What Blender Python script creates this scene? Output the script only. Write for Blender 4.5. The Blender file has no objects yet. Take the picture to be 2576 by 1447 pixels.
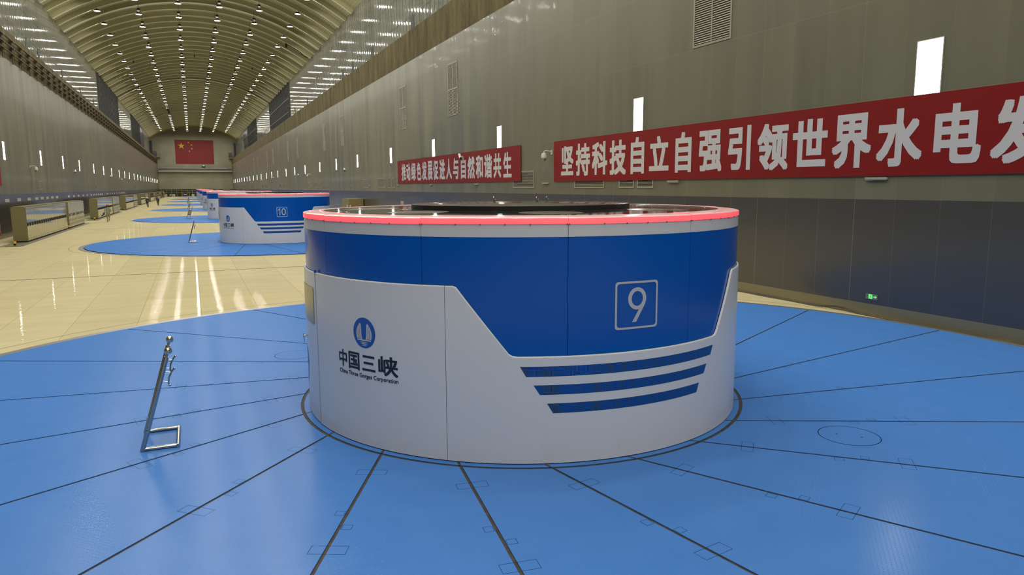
import bpy, bmesh, math, random
from mathutils import Vector, Matrix
random.seed(7)
SC = bpy.context.scene
COL = SC.collection
PI = math.pi

# ------------------------------------------------------------------ camera, world, light levels
H = 3.38                                     # eye height above the hall floor
F_PX = 1805.13                               # focal length in pixels of a 2576 wide frame
PITCH, YAW, ROLL = map(math.radians, (8.02222975, 23.82214209, -0.30248135))


def make_camera():
    cd = bpy.data.cameras.new('camera')
    cd.sensor_fit = 'HORIZONTAL'
    cd.sensor_width = 36.0
    cd.lens = F_PX / 2576 * 36.0
    cd.clip_start, cd.clip_end = 0.1, 1000
    co = bpy.data.objects.new('camera', cd)
    COL.objects.link(co)
    sy, cy, sp, cp = math.sin(YAW), math.cos(YAW), math.sin(PITCH), math.cos(PITCH)
    fwd = Vector((sy * cp, cy * cp, -sp))
    right = Vector((cy, -sy, 0))
    up = right.cross(fwd)
    cr, sr = math.cos(ROLL), math.sin(ROLL)
    r2 = right * cr + up * sr
    u2 = -right * sr + up * cr
    m = Matrix.Identity(4)
    for i in range(3):
        m[i][0], m[i][1], m[i][2] = r2[i], u2[i], -fwd[i]
    m[0][3], m[1][3], m[2][3] = 0, 0, H
    co.matrix_world = m
    SC.camera = co


make_camera()
w = bpy.data.worlds.new('world')
SC.world = w
w.use_nodes = True
w.node_tree.nodes['Background'].inputs[0].default_value = (0.02, 0.02, 0.02, 1)
w.node_tree.nodes['Background'].inputs[1].default_value = 0.3

SC.view_settings.view_transform = 'Standard'
SC.view_settings.look = 'None'
SC.view_settings.gamma = 1.0
SC.view_settings.use_curve_mapping = False
SC.view_settings.exposure = 1.0
SC.cycles.max_bounces = 5
SC.cycles.diffuse_bounces = 3
SC.cycles.glossy_bounces = 3
SC.cycles.sample_clamp_indirect = 2.5
SC.cycles.sample_clamp_direct = 0
SC.cycles.caustics_reflective = False
SC.cycles.caustics_refractive = False
SC.cycles.use_light_tree = True
SC.cycles.filter_width = 1.2

LAMP_L = 116.0                               # radiance of the high-bay lamps
LAMP_R = 0.36
LAMP_COL = (1.0, 0.965, 0.88)
PANEL_L = 6.0                                # radiance of the wall light panels
ROWS = [-9.66, -4.91, -0.15, 4.60, 9.35, 14.10]
LAMP_Z = 25.9
LAMP_Y0, LAMP_DY = 101.0, 8.05



def in_frame(p, margin=2.0):
    """does a point of the hall fall inside the 2576 x 1447 picture"""
    q = SC.camera.matrix_world.inverted() @ Vector(p)
    if q.z > -0.1:
        return False
    px, py = 1288 - F_PX * q.x / q.z, 723.5 + F_PX * q.y / q.z
    return -margin < px < 2576 + margin and -margin < py < 1447 + margin


# high-bay lamps that hang out of the frame above and behind the camera: plain disk lights
for _x in ROWS:
    for _k in range(-16, 12):
        if in_frame((_x, LAMP_Y0 + LAMP_DY * _k, LAMP_Z)):
            break
        ld = bpy.data.lights.new('high_bay_light', 'AREA')
        ld.shape = 'DISK'
        ld.size = 2 * LAMP_R
        ld.energy = LAMP_L * PI * PI * LAMP_R ** 2
        ld.color = LAMP_COL
        lo = bpy.data.objects.new('high_bay_light', ld)
        lo.location = (_x, LAMP_Y0 + LAMP_DY * _k, LAMP_Z)
        COL.objects.link(lo)

# ------------------------------------------------------------------ hall dimensions
XL, XR = -12.15, 16.12                       # faces of the lower side walls
XUL, XUR = -14.35, 18.85                     # faces of the upper side walls
Y0, YE = -42.0, 329.0
BAY = 38.318
CX, CY = 4.92, 10.793                        # axis of the nearest generator
R_SH, R_DR, R_GR, R_DK = 3.458, 3.424, 3.57, 10.864
ZF = -0.035                                  # hall floor, a little below the round covers
ARC_X, ARC_Z, ARC_R = 2.25, 0.10, 29.25      # ceiling arch

# ------------------------------------------------------------------ helpers


class MB:
    def __init__(self):
        self.v, self.f, self.m, self.uv = [], [], [], {}

    def add(self, verts, faces, mi=0):
        o = len(self.v)
        self.v += [tuple(p) for p in verts]
        for f in faces:
            self.f.append(tuple(i + o for i in f))
            self.m.append(mi)
        return o

    def box(self, x0, x1, y0, y1, z0, z1, mi=0):
        self.add([(x0, y0, z0), (x1, y0, z0), (x1, y1, z0), (x0, y1, z0), (x0, y0, z1), (x1, y0, z1), (x1, y1, z1), (x0, y1, z1)],
                 [(0, 3, 2, 1), (4, 5, 6, 7), (0, 1, 5, 4), (1, 2, 6, 5), (2, 3, 7, 6), (3, 0, 4, 7)], mi)
        return self

    def quad(self, a, b, c, d, mi=0):
        self.add([a, b, c, d], [(0, 1, 2, 3)], mi)
        return self

    def tube(self, pts, r, n=8, mi=0, caps=True):
        pts = [Vector(p) for p in pts]
        rs = r if isinstance(r, (list, tuple)) else [r] * len(pts)
        rings, prev = [], None
        for i, p in enumerate(pts):
            d = (pts[min(i + 1, len(pts) - 1)] - pts[max(i - 1, 0)]).normalized()
            if prev is None:
                a = d.cross(Vector((0, 0, 1)))
                if a.length < 1e-3:
                    a = d.cross(Vector((1, 0, 0)))
            else:
                a = prev - d * prev.dot(d)
            a.normalize()
            prev = a
            b = d.cross(a)
            rings.append([p + (a * math.cos(2 * PI * k / n) + b * math.sin(2 * PI * k / n)) * rs[i] for k in range(n)])
        vs = [q for rg in rings for q in rg]
        fs = [(i * n + k, i * n + (k + 1) % n, (i + 1) * n + (k + 1) % n, (i + 1) * n + k) for i in range(len(pts) - 1) for k in range(n)]
        if caps:
            fs += [tuple(range(n - 1, -1, -1)), tuple((len(pts) - 1) * n + k for k in range(n))]
        self.add(vs, fs, mi)
        return self

    def lathe(self, prof, n=32, c=(0, 0, 0), mi=0, cap0=False, cap1=False):
        vs, fs = [], []
        for (r, z) in prof:
            vs += [(c[0] + r * math.cos(2 * PI * k / n), c[1] + r * math.sin(2 * PI * k / n), c[2] + z) for k in range(n)]
        for i in range(len(prof) - 1):
            fs += [(i * n + k, i * n + (k + 1) % n, (i + 1) * n + (k + 1) % n, (i + 1) * n + k) for k in range(n)]
        if cap0:
            fs.append(tuple(range(n - 1, -1, -1)))
        if cap1:
            fs.append(tuple((len(prof) - 1) * n + k for k in range(n)))
        self.add(vs, fs, mi)
        return self

    def sphere(self, c, r, n=12, m=8, mi=0, sz=1.0):
        prof = [(max(r * math.sin(PI * i / m), 1e-4), -r * sz * math.cos(PI * i / m)) for i in range(m + 1)]
        return self.lathe(prof, n, c, mi, True, True)

    def torus(self, c, R, r, axis, n=16, m=8, mi=0):
        a = Vector(axis).normalized()
        u = a.orthogonal().normalized()
        v = a.cross(u)
        vs, fs = [], []
        for i in range(n):
            d = u * math.cos(2 * PI * i / n) + v * math.sin(2 * PI * i / n)
            for j in range(m):
                t = 2 * PI * j / m
                vs.append(Vector(c) + d * (R + r * math.cos(t)) + a * r * math.sin(t))
        for i in range(n):
            for j in range(m):
                fs.append((i * m + j, ((i + 1) % n) * m + j, ((i + 1) % n) * m + (j + 1) % m, i * m + (j + 1) % m))
        self.add(vs, fs, mi)
        return self

    def prism(self, poly, z0, z1, mi=0):
        n = len(poly)
        vs = [(x, y, z0) for x, y in poly] + [(x, y, z1) for x, y in poly]
        fs = [tuple(range(n - 1, -1, -1)), tuple(range(n, 2 * n))] + [(i, (i + 1) % n, n + (i + 1) % n, n + i) for i in range(n)]
        self.add(vs, fs, mi)
        return self


def obj(name, mb, mats, parent=None, smooth=True, loc=None, fix=True):
    me = bpy.data.meshes.new(name)
    me.from_pydata(mb.v, [], mb.f)
    for m in (mats if isinstance(mats, (list, tuple)) else [mats]):
        me.materials.append(m)
    if any(mb.m):
        me.polygons.foreach_set('material_index', mb.m)
    me.update()
    if fix:
        bm = bmesh.new()
        bm.from_mesh(me)
        bmesh.ops.recalc_face_normals(bm, faces=bm.faces[:])
        bm.to_mesh(me)
        bm.free()
    if smooth:
        me.polygons.foreach_set('use_smooth', [True] * len(me.polygons))
        me.set_sharp_from_angle(angle=math.radians(35))
    o = bpy.data.objects.new(name, me)
    COL.objects.link(o)
    if parent is not None:
        o.parent = parent
    if loc is not None:
        o.location = loc
    return o


def tag(o, label, cat, group=None, kind=None):
    o['label'] = label
    o['category'] = cat
    if group:
        o['group'] = group
    if kind:
        o['kind'] = kind
    return o


def thing(name, label, cat, loc=(0, 0, 0), group=None, rz=0.0):
    o = bpy.data.objects.new(name, None)
    o.empty_display_size = 0.2
    COL.objects.link(o)
    o.location = loc
    o.rotation_euler = (0, 0, rz)
    return tag(o, label, cat, group)


def struct(name, mb, mats, smooth=False, fix=True):
    o = obj(name, mb, mats, None, smooth, None, fix)
    o['kind'] = 'structure'
    return o


KIDS = {}


def kids(o):
    if o.name not in KIDS:
        KIDS[o.name] = list(o.children)
    return KIDS[o.name]


def dup(src, loc=None, label=None, rz=None, skip=()):
    r = src.copy()
    COL.objects.link(r)
    if loc is not None:
        r.location = loc
    if rz is not None:
        r.rotation_euler = (0, 0, rz)
    if label:
        r['label'] = label
    for ch in kids(src):
        if ch.name.split('.')[0] in skip:
            continue
        c = ch.copy()
        COL.objects.link(c)
        c.parent = r
        for g in kids(ch):
            if g.name.split('.')[0] in skip:
                continue
            d = g.copy()
            COL.objects.link(d)
            d.parent = c
    return r


ORD = ['first', 'second', 'third', 'fourth', 'fifth', 'sixth', 'seventh', 'eighth', 'ninth', 'tenth', 'eleventh', 'twelfth', 'thirteenth',
       'fourteenth', 'fifteenth', 'sixteenth', 'seventeenth', 'eighteenth', 'nineteenth']
TENS = {2: 'twenty', 3: 'thirty', 4: 'forty', 5: 'fifty', 6: 'sixty'}


def ordi(n):                                 # 1 -> first
    if n <= 19:
        return ORD[n - 1]
    t, u = divmod(n, 10)
    return (TENS[t][:-1] + 'ieth') if u == 0 else TENS[t] + '-' + ORD[u - 1]


# ------------------------------------------------------------------ materials
def mat(name, col, rough=0.5, metal=0.0, spec=0.5, coat=0.0, emit=None, estr=0.0):
    m = bpy.data.materials.new(name)
    m.use_nodes = True
    b = m.node_tree.nodes['Principled BSDF']
    b.inputs['Base Color'].default_value = (*col, 1)
    b.inputs['Roughness'].default_value = rough
    b.inputs['Metallic'].default_value = metal
    b.inputs['Specular IOR Level'].default_value = spec
    b.inputs['Coat Weight'].default_value = coat
    b.inputs['Coat Roughness'].default_value = 0.06
    if emit:
        b.inputs['Emission Color'].default_value = (*emit, 1)
        b.inputs['Emission Strength'].default_value = estr
    return m


class NT:
    """small node-building helper"""

    def __init__(self, m):
        self.m, self.t = m, m.node_tree
        self.b = self.t.nodes['Principled BSDF']

    def n(self, kind, **kw):
        x = self.t.nodes.new(kind)
        for k, v in kw.items():
            setattr(x, k, v)
        return x

    def l(self, a, b):
        self.t.links.new(a, b)

    def math(self, op, a, b=None, c=None):
        x = self.n('ShaderNodeMath', operation=op)
        for i, q in enumerate((a, b, c)):
            if q is None:
                continue
            if isinstance(q, (int, float)):
                x.inputs[i].default_value = q
            else:
                self.l(q, x.inputs[i])
        return x.outputs[0]

    def pos(self):
        if not hasattr(self, '_p'):
            tc = self.n('ShaderNodeTexCoord')
            self._p = tc.outputs['Object']
            s = self.n('ShaderNodeSeparateXYZ')
            self.l(self._p, s.inputs[0])
            self.x, self.y, self.z = s.outputs
        return self._p

    def mapped(self, scale):
        self.pos()
        mp = self.n('ShaderNodeMapping')
        mp.inputs['Scale'].default_value = scale
        self.l(self._p, mp.inputs[0])
        return mp.outputs[0]

    def noise(self, scale, detail=3, rough=0.5, vec=None):
        x = self.n('ShaderNodeTexNoise')
        x.inputs['Scale'].default_value = scale
        x.inputs['Detail'].default_value = detail
        x.inputs['Roughness'].default_value = rough
        self.l(vec if vec is not None else self.pos(), x.inputs['Vector'])
        return x.outputs['Fac']

    def rng(self, v, a, b, c, d):
        x = self.n('ShaderNodeMapRange')
        self.l(v, x.inputs[0])
        for i, q in enumerate((a, b, c, d)):
            x.inputs[i + 1].default_value = q
        return x.outputs[0]

    def mix(self, fac, a, b):
        x = self.n('ShaderNodeMix', data_type='RGBA')
        if isinstance(fac, (int, float)):
            x.inputs[0].default_value = fac
        else:
            self.l(fac, x.inputs[0])
        for i, q in ((6, a), (7, b)):
            if isinstance(q, (tuple, list)):
                x.inputs[i].default_value = (*q, 1)
            else:
                self.l(q, x.inputs[i])
        return x.outputs[2]

    def mul(self, col, fac):                 # colour times grey factor
        x = self.n('ShaderNodeMix', data_type='RGBA', blend_type='MULTIPLY')
        x.inputs[0].default_value = 1.0
        if isinstance(col, (tuple, list)):
            x.inputs[6].default_value = (*col, 1)
        else:
            self.l(col, x.inputs[6])
        self.l(fac, x.inputs[7])
        return x.outputs[2]

    def line(self, v, period, phase, width):  # 1 on thin lines repeated along v
        a = self.math('SUBTRACT', v, phase)
        a = self.math('DIVIDE', a, period)
        a = self.math('FRACT', self.math('ADD', a, 1000.5))
        a = self.math('ABSOLUTE', self.math('SUBTRACT', a, 0.5))
        return self.math('LESS_THAN', a, width / period / 2)

    def cell(self, v, period, phase):
        return self.math('FLOOR', self.math('DIVIDE', self.math('SUBTRACT', v, phase), period))

    def color(self, c):
        self.l(c, self.b.inputs['Base Color'])

    def bump(self, h, strength, dist=0.02):
        x = self.n('ShaderNodeBump')
        x.inputs['Strength'].default_value = strength
        x.inputs['Distance'].default_value = dist
        self.l(h, x.inputs['Height'])
        self.l(x.outputs[0], self.b.inputs['Normal'])

    def rand(self, a, b):                    # white noise from two cell indices
        c = self.n('ShaderNodeCombineXYZ')
        self.l(a, c.inputs[0])
        self.l(b, c.inputs[1])
        x = self.n('ShaderNodeTexWhiteNoise', noise_dimensions='3D')
        self.l(c.outputs[0], x.inputs['Vector'])
        return x.outputs['Value']


def panel_material(name, col, seam_col, rough, zlines, streak=0.25, cellvar=0.2, stain=(0.5, 0.5, 0.5), coat=0.0, mauve=None, spec=0.5, wave=0.5, patchy=None):
    m = mat(name, col, rough, coat=coat, spec=spec)
    t = NT(m)
    t.pos()
    row = t.cell(t.z, 2.5, 0.5)
    rnd = t.rand(t.cell(t.y, 1.2083, 17.51), row)
    if patchy:                               # farther panels are unevenly stained, column by column
        pc = t.rand(t.cell(t.y, 1.2083, 17.51), t.cell(t.z, 100, -50))
        pn = t.noise(1.0, 3, 0.6, t.mapped((1, 0.9, 0.10)))
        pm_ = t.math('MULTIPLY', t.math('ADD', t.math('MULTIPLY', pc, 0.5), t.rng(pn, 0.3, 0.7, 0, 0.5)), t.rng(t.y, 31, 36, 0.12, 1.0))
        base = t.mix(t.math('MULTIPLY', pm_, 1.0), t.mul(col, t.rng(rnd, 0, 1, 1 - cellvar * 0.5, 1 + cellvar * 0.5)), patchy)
        base = t.mul(base, t.rng(t.y, 31, 45, 1.0, 1.42))  # grazing gloss painted in: base colour lightens farther down the hall
    else:
        base = t.mul(col, t.rng(rnd, 0, 1, 1 - cellvar, 1 + cellvar * 0.4))
    st = t.noise(1.0, 5, 0.62, t.mapped((1, 1.2, 0.12)))
    base = t.mul(base, t.rng(st, 0.3, 0.7, 1 - streak, 1 + streak * 0.35))
    big = t.noise(0.07, 3, 0.5)
    base = t.mix(t.rng(big, 0.45, 0.75, 0, 0.35), base, stain)
    if mauve:                                # a stretch of panels tinted mauve, far down the hall
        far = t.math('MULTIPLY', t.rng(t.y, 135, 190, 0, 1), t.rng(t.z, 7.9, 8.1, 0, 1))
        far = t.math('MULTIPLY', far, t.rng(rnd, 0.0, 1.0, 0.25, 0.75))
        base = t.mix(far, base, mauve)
    ln = t.line(t.y, 1.2083, 17.51, 0.012)
    lw = t.rand(t.cell(t.y, 1.2083, 17.51 - 0.6), t.cell(t.x, 100, 0))
    ln = t.math('MULTIPLY', ln, t.rng(lw, 0.3, 0.7, 0.25, 0.8))
    for z in zlines:
        d = t.math('LESS_THAN', t.math('ABSOLUTE', t.math('SUBTRACT', t.z, z)), 0.007)
        ln = t.math('MAXIMUM', ln, t.math('MULTIPLY', d, 0.6))
    t.color(t.mix(ln, base, seam_col))
    t.l(t.rng(st, 0.3, 0.7, rough * (1 - 2 * streak), rough * (1 + 2 * streak)), t.b.inputs['Roughness'])
    wav = t.noise(1.0, 3, 0.55, t.mapped((1, 1.7, 1.0)))
    x = t.n('ShaderNodeBump')
    x.inputs['Strength'].default_value = wave
    x.inputs['Distance'].default_value = 0.02
    t.l(wav, x.inputs['Height'])
    t.l(x.outputs[0], t.b.inputs['Coat Normal'])
    return m


M = {}
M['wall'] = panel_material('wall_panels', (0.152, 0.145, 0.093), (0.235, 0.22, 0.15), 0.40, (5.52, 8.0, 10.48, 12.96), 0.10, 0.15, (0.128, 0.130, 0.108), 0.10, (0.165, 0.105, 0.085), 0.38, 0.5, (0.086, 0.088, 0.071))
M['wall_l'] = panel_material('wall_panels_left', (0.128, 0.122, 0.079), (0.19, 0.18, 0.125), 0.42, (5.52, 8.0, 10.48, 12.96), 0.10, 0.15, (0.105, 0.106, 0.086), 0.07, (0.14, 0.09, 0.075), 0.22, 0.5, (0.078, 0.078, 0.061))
M['dado'] = panel_material('dado_panels', (0.047, 0.046, 0.046), (0.22, 0.205, 0.15), 0.26, (), 0.02, 0.05, (0.040, 0.041, 0.046), 0.15, None, 1.0, 0.08)
M['skirt'] = mat('skirting_metal', (0.24, 0.215, 0.135), 0.28, 0.4)
M['concrete'] = mat('stained_concrete', (0.27, 0.22, 0.125), 0.8, spec=0.15)
_t = NT(M['concrete'])
_a = _t.noise(1.0, 6, 0.65, _t.mapped((1, 1.1, 0.22)))
_b = _t.noise(5.0, 5, 0.6)
_c = _t.mul(_t.mix(_t.rng(_a, 0.32, 0.68, 0, 1), (0.055, 0.041, 0.013), (0.155, 0.124, 0.054)), _t.rng(_b, 0.3, 0.7, 0.82, 1.1))
_t.color(_t.mix(_t.math('MULTIPLY', _t.line(_t.y, 1.2, 0, 0.03), 0.3), _c, (0.2, 0.165, 0.09)))
_t.bump(_b, 0.25, 0.02)

M['terrazzo'] = mat('polished_terrazzo', (0.60, 0.52, 0.29), 0.09, spec=0.0)
_t = NT(M['terrazzo'])
_t.pos()
_a = _t.noise(0.9, 4, 0.6, _t.mapped((0.35, 1.6, 1)))
_s = _t.noise(55, 2, 0.5)
_c = _t.mix(_t.rng(_a, 0.3, 0.7, 0, 1), (0.505, 0.44, 0.25), (0.565, 0.50, 0.31))
_c = _t.mul(_c, _t.rng(_s, 0.3, 0.7, 0.9, 1.06))
_rnd = _t.rand(_t.cell(_t.x, 1.507, 0.035), _t.cell(_t.y, 7.66, 1.55))
_c = _t.mul(_c, _t.rng(_rnd, 0, 1, 0.95, 1.03))
_l = _t.math('MAXIMUM', _t.line(_t.x, 1.507, 0.035, 0.012), _t.math('MULTIPLY', _t.line(_t.y, 7.66, 1.55, 0.012), 0.5))
_t.color(_t.mix(_t.math('MULTIPLY', _l, 0.65), _c, (0.26, 0.19, 0.06)))
_w1 = _t.noise(1.0, 3, 0.55, _t.mapped((0.75, 2.4, 1)))
_t.bump(_w1, 0.5, 0.012)


def sheen(t, rough, base, rise):
    """polished coat over a matt body: reflectance base at normal view, rising towards grazing view"""
    g = t.n('ShaderNodeBsdfGlossy')
    if isinstance(rough, (int, float)):
        g.inputs['Roughness'].default_value = rough
    else:
        t.l(rough, g.inputs['Roughness'])
    for lk in list(t.t.links):
        if lk.to_socket == t.b.inputs['Normal']:
            t.l(lk.from_socket, g.inputs['Normal'])
    mx = t.n('ShaderNodeMixShader')
    if rise:
        fr = t.n('ShaderNodeFresnel')
        fr.inputs['IOR'].default_value = 1.5
        t.l(t.math('ADD', t.math('MULTIPLY', fr.outputs[0], rise), base), mx.inputs[0])
    else:
        mx.inputs[0].default_value = base
    out = [q for q in t.t.nodes if q.type == 'OUTPUT_MATERIAL'][0]
    t.l(t.b.outputs[0], mx.inputs[1])
    t.l(g.outputs[0], mx.inputs[2])
    t.l(mx.outputs[0], out.inputs['Surface'])


sheen(_t, _t.rng(_a, 0.3, 0.7, 0.012, 0.03), 0.004, 0.20)

M['blue_floor'] = mat('blue_checker_plate', (0.055, 0.19, 0.58), 0.36, spec=0.0)
_t = NT(M['blue_floor'])
_t.pos()
PITCH_CP = 0.040
_u = _t.math('DIVIDE', _t.math('ADD', _t.x, _t.y), PITCH_CP * 1.4142)
_v = _t.math('DIVIDE', _t.math('SUBTRACT', _t.x, _t.y), PITCH_CP * 1.4142)
_par = _t.math('FLOORED_MODULO', _t.math('ADD', _t.math('FLOOR', _u), _t.math('FLOOR', _v)), 2.0)
_fu = _t.math('ABSOLUTE', _t.math('SUBTRACT', _t.math('FRACT', _t.math('ADD', _u, 1000)), 0.5))
_fv = _t.math('ABSOLUTE', _t.math('SUBTRACT', _t.math('FRACT', _t.math('ADD', _v, 1000)), 0.5))
_e1 = _t.math('ADD', _t.math('MULTIPLY', _fu, 2.1), _t.math('MULTIPLY', _fv, 6.0))
_e2 = _t.math('ADD', _t.math('MULTIPLY', _fv, 2.1), _t.math('MULTIPLY', _fu, 6.0))
_e = _t.math('ADD', _t.math('MULTIPLY', _e1, _par), _t.math('MULTIPLY', _e2, _t.math('SUBTRACT', 1.0, _par)))
_loz = _t.math('SUBTRACT', 1.0, _t.math('MINIMUM', _e, 1.0))
_n = _t.noise(0.55, 4, 0.6)
_hgt = _t.math('ADD', _t.math('MULTIPLY', _loz, 0.5), _t.math('MULTIPLY', _n, 1.0))
_t.bump(_hgt, 0.32, 0.009)
_n2 = _t.noise(2.2, 5, 0.65)
_t.color(_t.mix(_t.rng(_n2, 0.3, 0.75, 0, 1), (0.056, 0.176, 0.485), (0.061, 0.188, 0.51)))
sheen(_t, _t.rng(_n2, 0.3, 0.7, 0.19, 0.24), 0.045, 0.05)

M['gap'] = mat('sealed_dark_joint', (0.062, 0.054, 0.046), 0.8)
_t = NT(M['gap'])
_t.color(_t.mix(_t.rng(_t.noise(9, 4, 0.6), 0.4, 0.7, 0, 1), (0.028, 0.024, 0.020), (0.058, 0.049, 0.042)))
M['rim'] = mat('steel_rim', (0.20, 0.195, 0.185), 0.33, 0.4)
M['black'] = mat('black_gap', (0.006, 0.006, 0.007), 0.6)
M['drum_blue'] = mat('gloss_blue_paint', (0.0003, 0.090, 0.44), 0.18, spec=0.25)
_t = NT(M['drum_blue'])
_t.bump(_t.noise(1.0, 2, 0.5, _t.mapped((1.3, 1.3, 0.5))), 0.05, 0.03)
M['drum_white'] = mat('satin_white_paint', (0.69, 0.695, 0.72), 0.26)
_t = NT(M['drum_white'])
_t.pos()
_d = _t.noise(2.0, 5, 0.65, _t.mapped((1, 1, 0.6)))
_t.color(_t.mix(_t.math('MULTIPLY', _t.rng(_d, 0.55, 0.78, 0, 0.35), _t.rng(_t.z, 0.0, 0.35, 1, 0)), (0.69, 0.695, 0.72), (0.40, 0.33, 0.24)))
M['band_white'] = mat('white_band', (0.63, 0.63, 0.645), 0.3)
M['hinge'] = mat('grey_hinge_tube', (0.36, 0.37, 0.43), 0.3)
M['edge_white'] = mat('white_shell_edge', (0.70, 0.69, 0.66), 0.3)
M['pink'] = mat('glowing_red_ring', (0.55, 0.22, 0.24), 0.16, emit=(1.0, 0.06, 0.085), estr=0.40)
M['pink_top'] = mat('pink_top_glare_tint', (0.72, 0.58, 0.60), 0.14, emit=(1.0, 0.10, 0.14), estr=0.10)  # paler than the face: ceiling and lamp glare painted into the colour
M['red_led'] = mat('red_led', (0.8, 0.1, 0.1), 0.3, emit=(1, 0.03, 0.03), estr=1.5)
M['top_black'] = mat('gloss_black_top', (0.018, 0.017, 0.016), 0.07)
_t = NT(M['top_black'])
_t.bump(_t.noise(1.0, 2, 0.5, _t.mapped((2.2, 2.2, 1))), 0.10, 0.02)
M['grille'] = mat('steel_grille_mesh', (0.16, 0.15, 0.12), 0.22, 0.6)
_t = NT(M['grille'])
_t.pos()
_t.color(_t.mix(_t.math('MAXIMUM', _t.line(_t.x, 0.03, 0, 0.011), _t.line(_t.y, 0.03, 0, 0.011)), (0.05, 0.046, 0.035), (0.26, 0.25, 0.2)))
M['disc_side'] = mat('matt_black_rubber', (0.012, 0.010, 0.010), 0.6)
M['disc_top'] = mat('dark_gloss_disc', (0.03, 0.028, 0.026), 0.10)
M['slit'] = mat('perforated_blue', (0.003, 0.09, 0.38), 0.4)
_t = NT(M['slit'])
_uv = _t.n('ShaderNodeUVMap')
_s = _t.n('ShaderNodeSeparateXYZ')
_t.l(_uv.outputs[0], _s.inputs[0])
_q = []
for _o in (_s.outputs[0], _s.outputs[1]):
    _f = _t.math('SUBTRACT', _t.math('FRACT', _t.math('ADD', _t.math('DIVIDE', _o, 0.0165), 1000)), 0.5)
    _q.append(_t.math('MULTIPLY', _f, _f))
_hole = _t.math('LESS_THAN', _t.math('ADD', _q[0], _q[1]), 0.12)
_t.color(_t.mix(_hole, (0.002, 0.095, 0.42), (0.004, 0.014, 0.035)))
M['number_white'] = mat('white_number_vinyl', (0.50, 0.51, 0.55), 0.35)
M['logo_blue'] = mat('logo_blue_vinyl', (0.003, 0.095, 0.42), 0.3)
M['logo_white'] = mat('logo_white_vinyl', (0.54, 0.54, 0.56), 0.3)
M['ink'] = mat('dark_lettering', (0.011, 0.016, 0.026), 0.35)
M['plate'] = mat('brass_plate', (0.40, 0.35, 0.22), 0.28, 0.85)
M['chrome'] = mat('polished_steel', (0.58, 0.56, 0.53), 0.10, 1.0)
M['steel'] = mat('brushed_steel', (0.50, 0.48, 0.44), 0.25, 1.0)
M['banner'] = mat('red_banner_cloth', (0.19, 0.007, 0.007), 0.5, spec=0.2)
_t = NT(M['banner'])
_t.bump(_t.noise(1.0, 3, 0.5, _t.mapped((1, 0.7, 1.2))), 0.12, 0.05)
M['banner_text'] = mat('banner_lettering', (0.50, 0.49, 0.50), 0.5)
M['flag_red'] = mat('flag_red', (0.20, 0.012, 0.013), 0.6)
M['flag_yellow'] = mat('flag_yellow', (0.55, 0.45, 0.015), 0.6)
M['light_panel'] = mat('wall_light_glow', (0.9, 0.9, 0.9), 0.4, emit=(1.0, 1.0, 0.98), estr=PANEL_L)
M['lens'] = mat('lamp_lens', (0.9, 0.9, 0.9), 0.4, emit=LAMP_COL, estr=LAMP_L)
M['lens_dead'] = mat('lamp_lens_off', (0.3, 0.3, 0.28), 0.3)
M['housing'] = mat('dark_lamp_housing', (0.055, 0.05, 0.035), 0.45, 0.3)
M['ceiling'] = mat('perforated_roof_deck', (0.33, 0.305, 0.185), 0.65)
_t = NT(M['ceiling'])
_t.pos()
_a = _t.math('FRACT', _t.math('ADD', _t.math('DIVIDE', _t.x, 0.3), 1000))
_f = _t.math('LESS_THAN', _a, 0.22)
_t.color(_t.mul(_t.mix(_t.math('MULTIPLY', _f, 0.55), (0.60, 0.555, 0.325), (0.38, 0.35, 0.195)), _t.rng(_t.noise(1.2, 4, 0.6), 0.3, 0.7, 0.9, 1.08)))
M['rib_web'] = mat('roof_rib_web', (0.55, 0.505, 0.285), 0.6)
M['rib'] = mat('roof_rib_flange', (0.95, 0.93, 0.74), 0.5)  # contrast with the web includes floor bounce put into both colours
M['upper'] = mat('glossy_upper_cladding', (0.27, 0.275, 0.255), 0.055)
_t = NT(M['upper'])
_t.pos()
_rnd = _t.rand(_t.cell(_t.y, 1.05, 0.0), _t.cell(_t.x, 100, 0))
_sp = _t.noise(2.5, 4, 0.7, _t.mapped((1, 1.5, 1.5)))
_t.color(_t.mul(_t.mul((0.22, 0.225, 0.195), _t.rng(_rnd, 0, 1, 0.85, 1.1)), _t.rng(_sp, 0.35, 0.5, 0.72, 1.05)))
M['joint_dark'] = mat('cladding_joint', (0.04, 0.042, 0.045), 0.5)
M['window'] = mat('dark_louvre_glass', (0.016, 0.016, 0.018), 0.25)
M['window_blue'] = mat('dark_blue_glass', (0.012, 0.014, 0.028), 0.3)
M['mullion'] = mat('dark_mullion', (0.045, 0.045, 0.042), 0.4)
M['end_wall'] = mat('end_wall_panels', (0.36, 0.345, 0.265), 0.5)
_t = NT(M['end_wall'])
_t.pos()
_l = _t.math('MAXIMUM', _t.line(_t.x, 2.4, 0, 0.03), _t.line(_t.z, 2.4, 0.2, 0.03))
_t.color(_t.mix(_t.math('MULTIPLY', _l, 0.25), _t.mul((0.28, 0.265, 0.185), _t.rng(_t.noise(0.25, 3, 0.5), 0.3, 0.7, 0.85, 1.1)), (0.16, 0.15, 0.11)))
M['glass_rail'] = mat('balcony_glass', (0.10, 0.10, 0.09), 0.15)
M['pale_metal'] = mat('pale_grey_metal', (0.36, 0.35, 0.28), 0.3)
M['vent'] = mat('vent_frame', (0.27, 0.26, 0.19), 0.4)
M['vent_slat'] = mat('vent_slat', (0.27, 0.25, 0.16), 0.4)
M['vent_slat_low'] = mat('vent_slat_dull', (0.085, 0.072, 0.024), 0.4, spec=0.3)
M['vent_hole'] = mat('vent_dark', (0.03, 0.028, 0.018), 0.7)
M['cab'] = mat('beige_cabinet_paint', (0.205, 0.18, 0.083), 0.5, spec=0.2)
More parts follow.
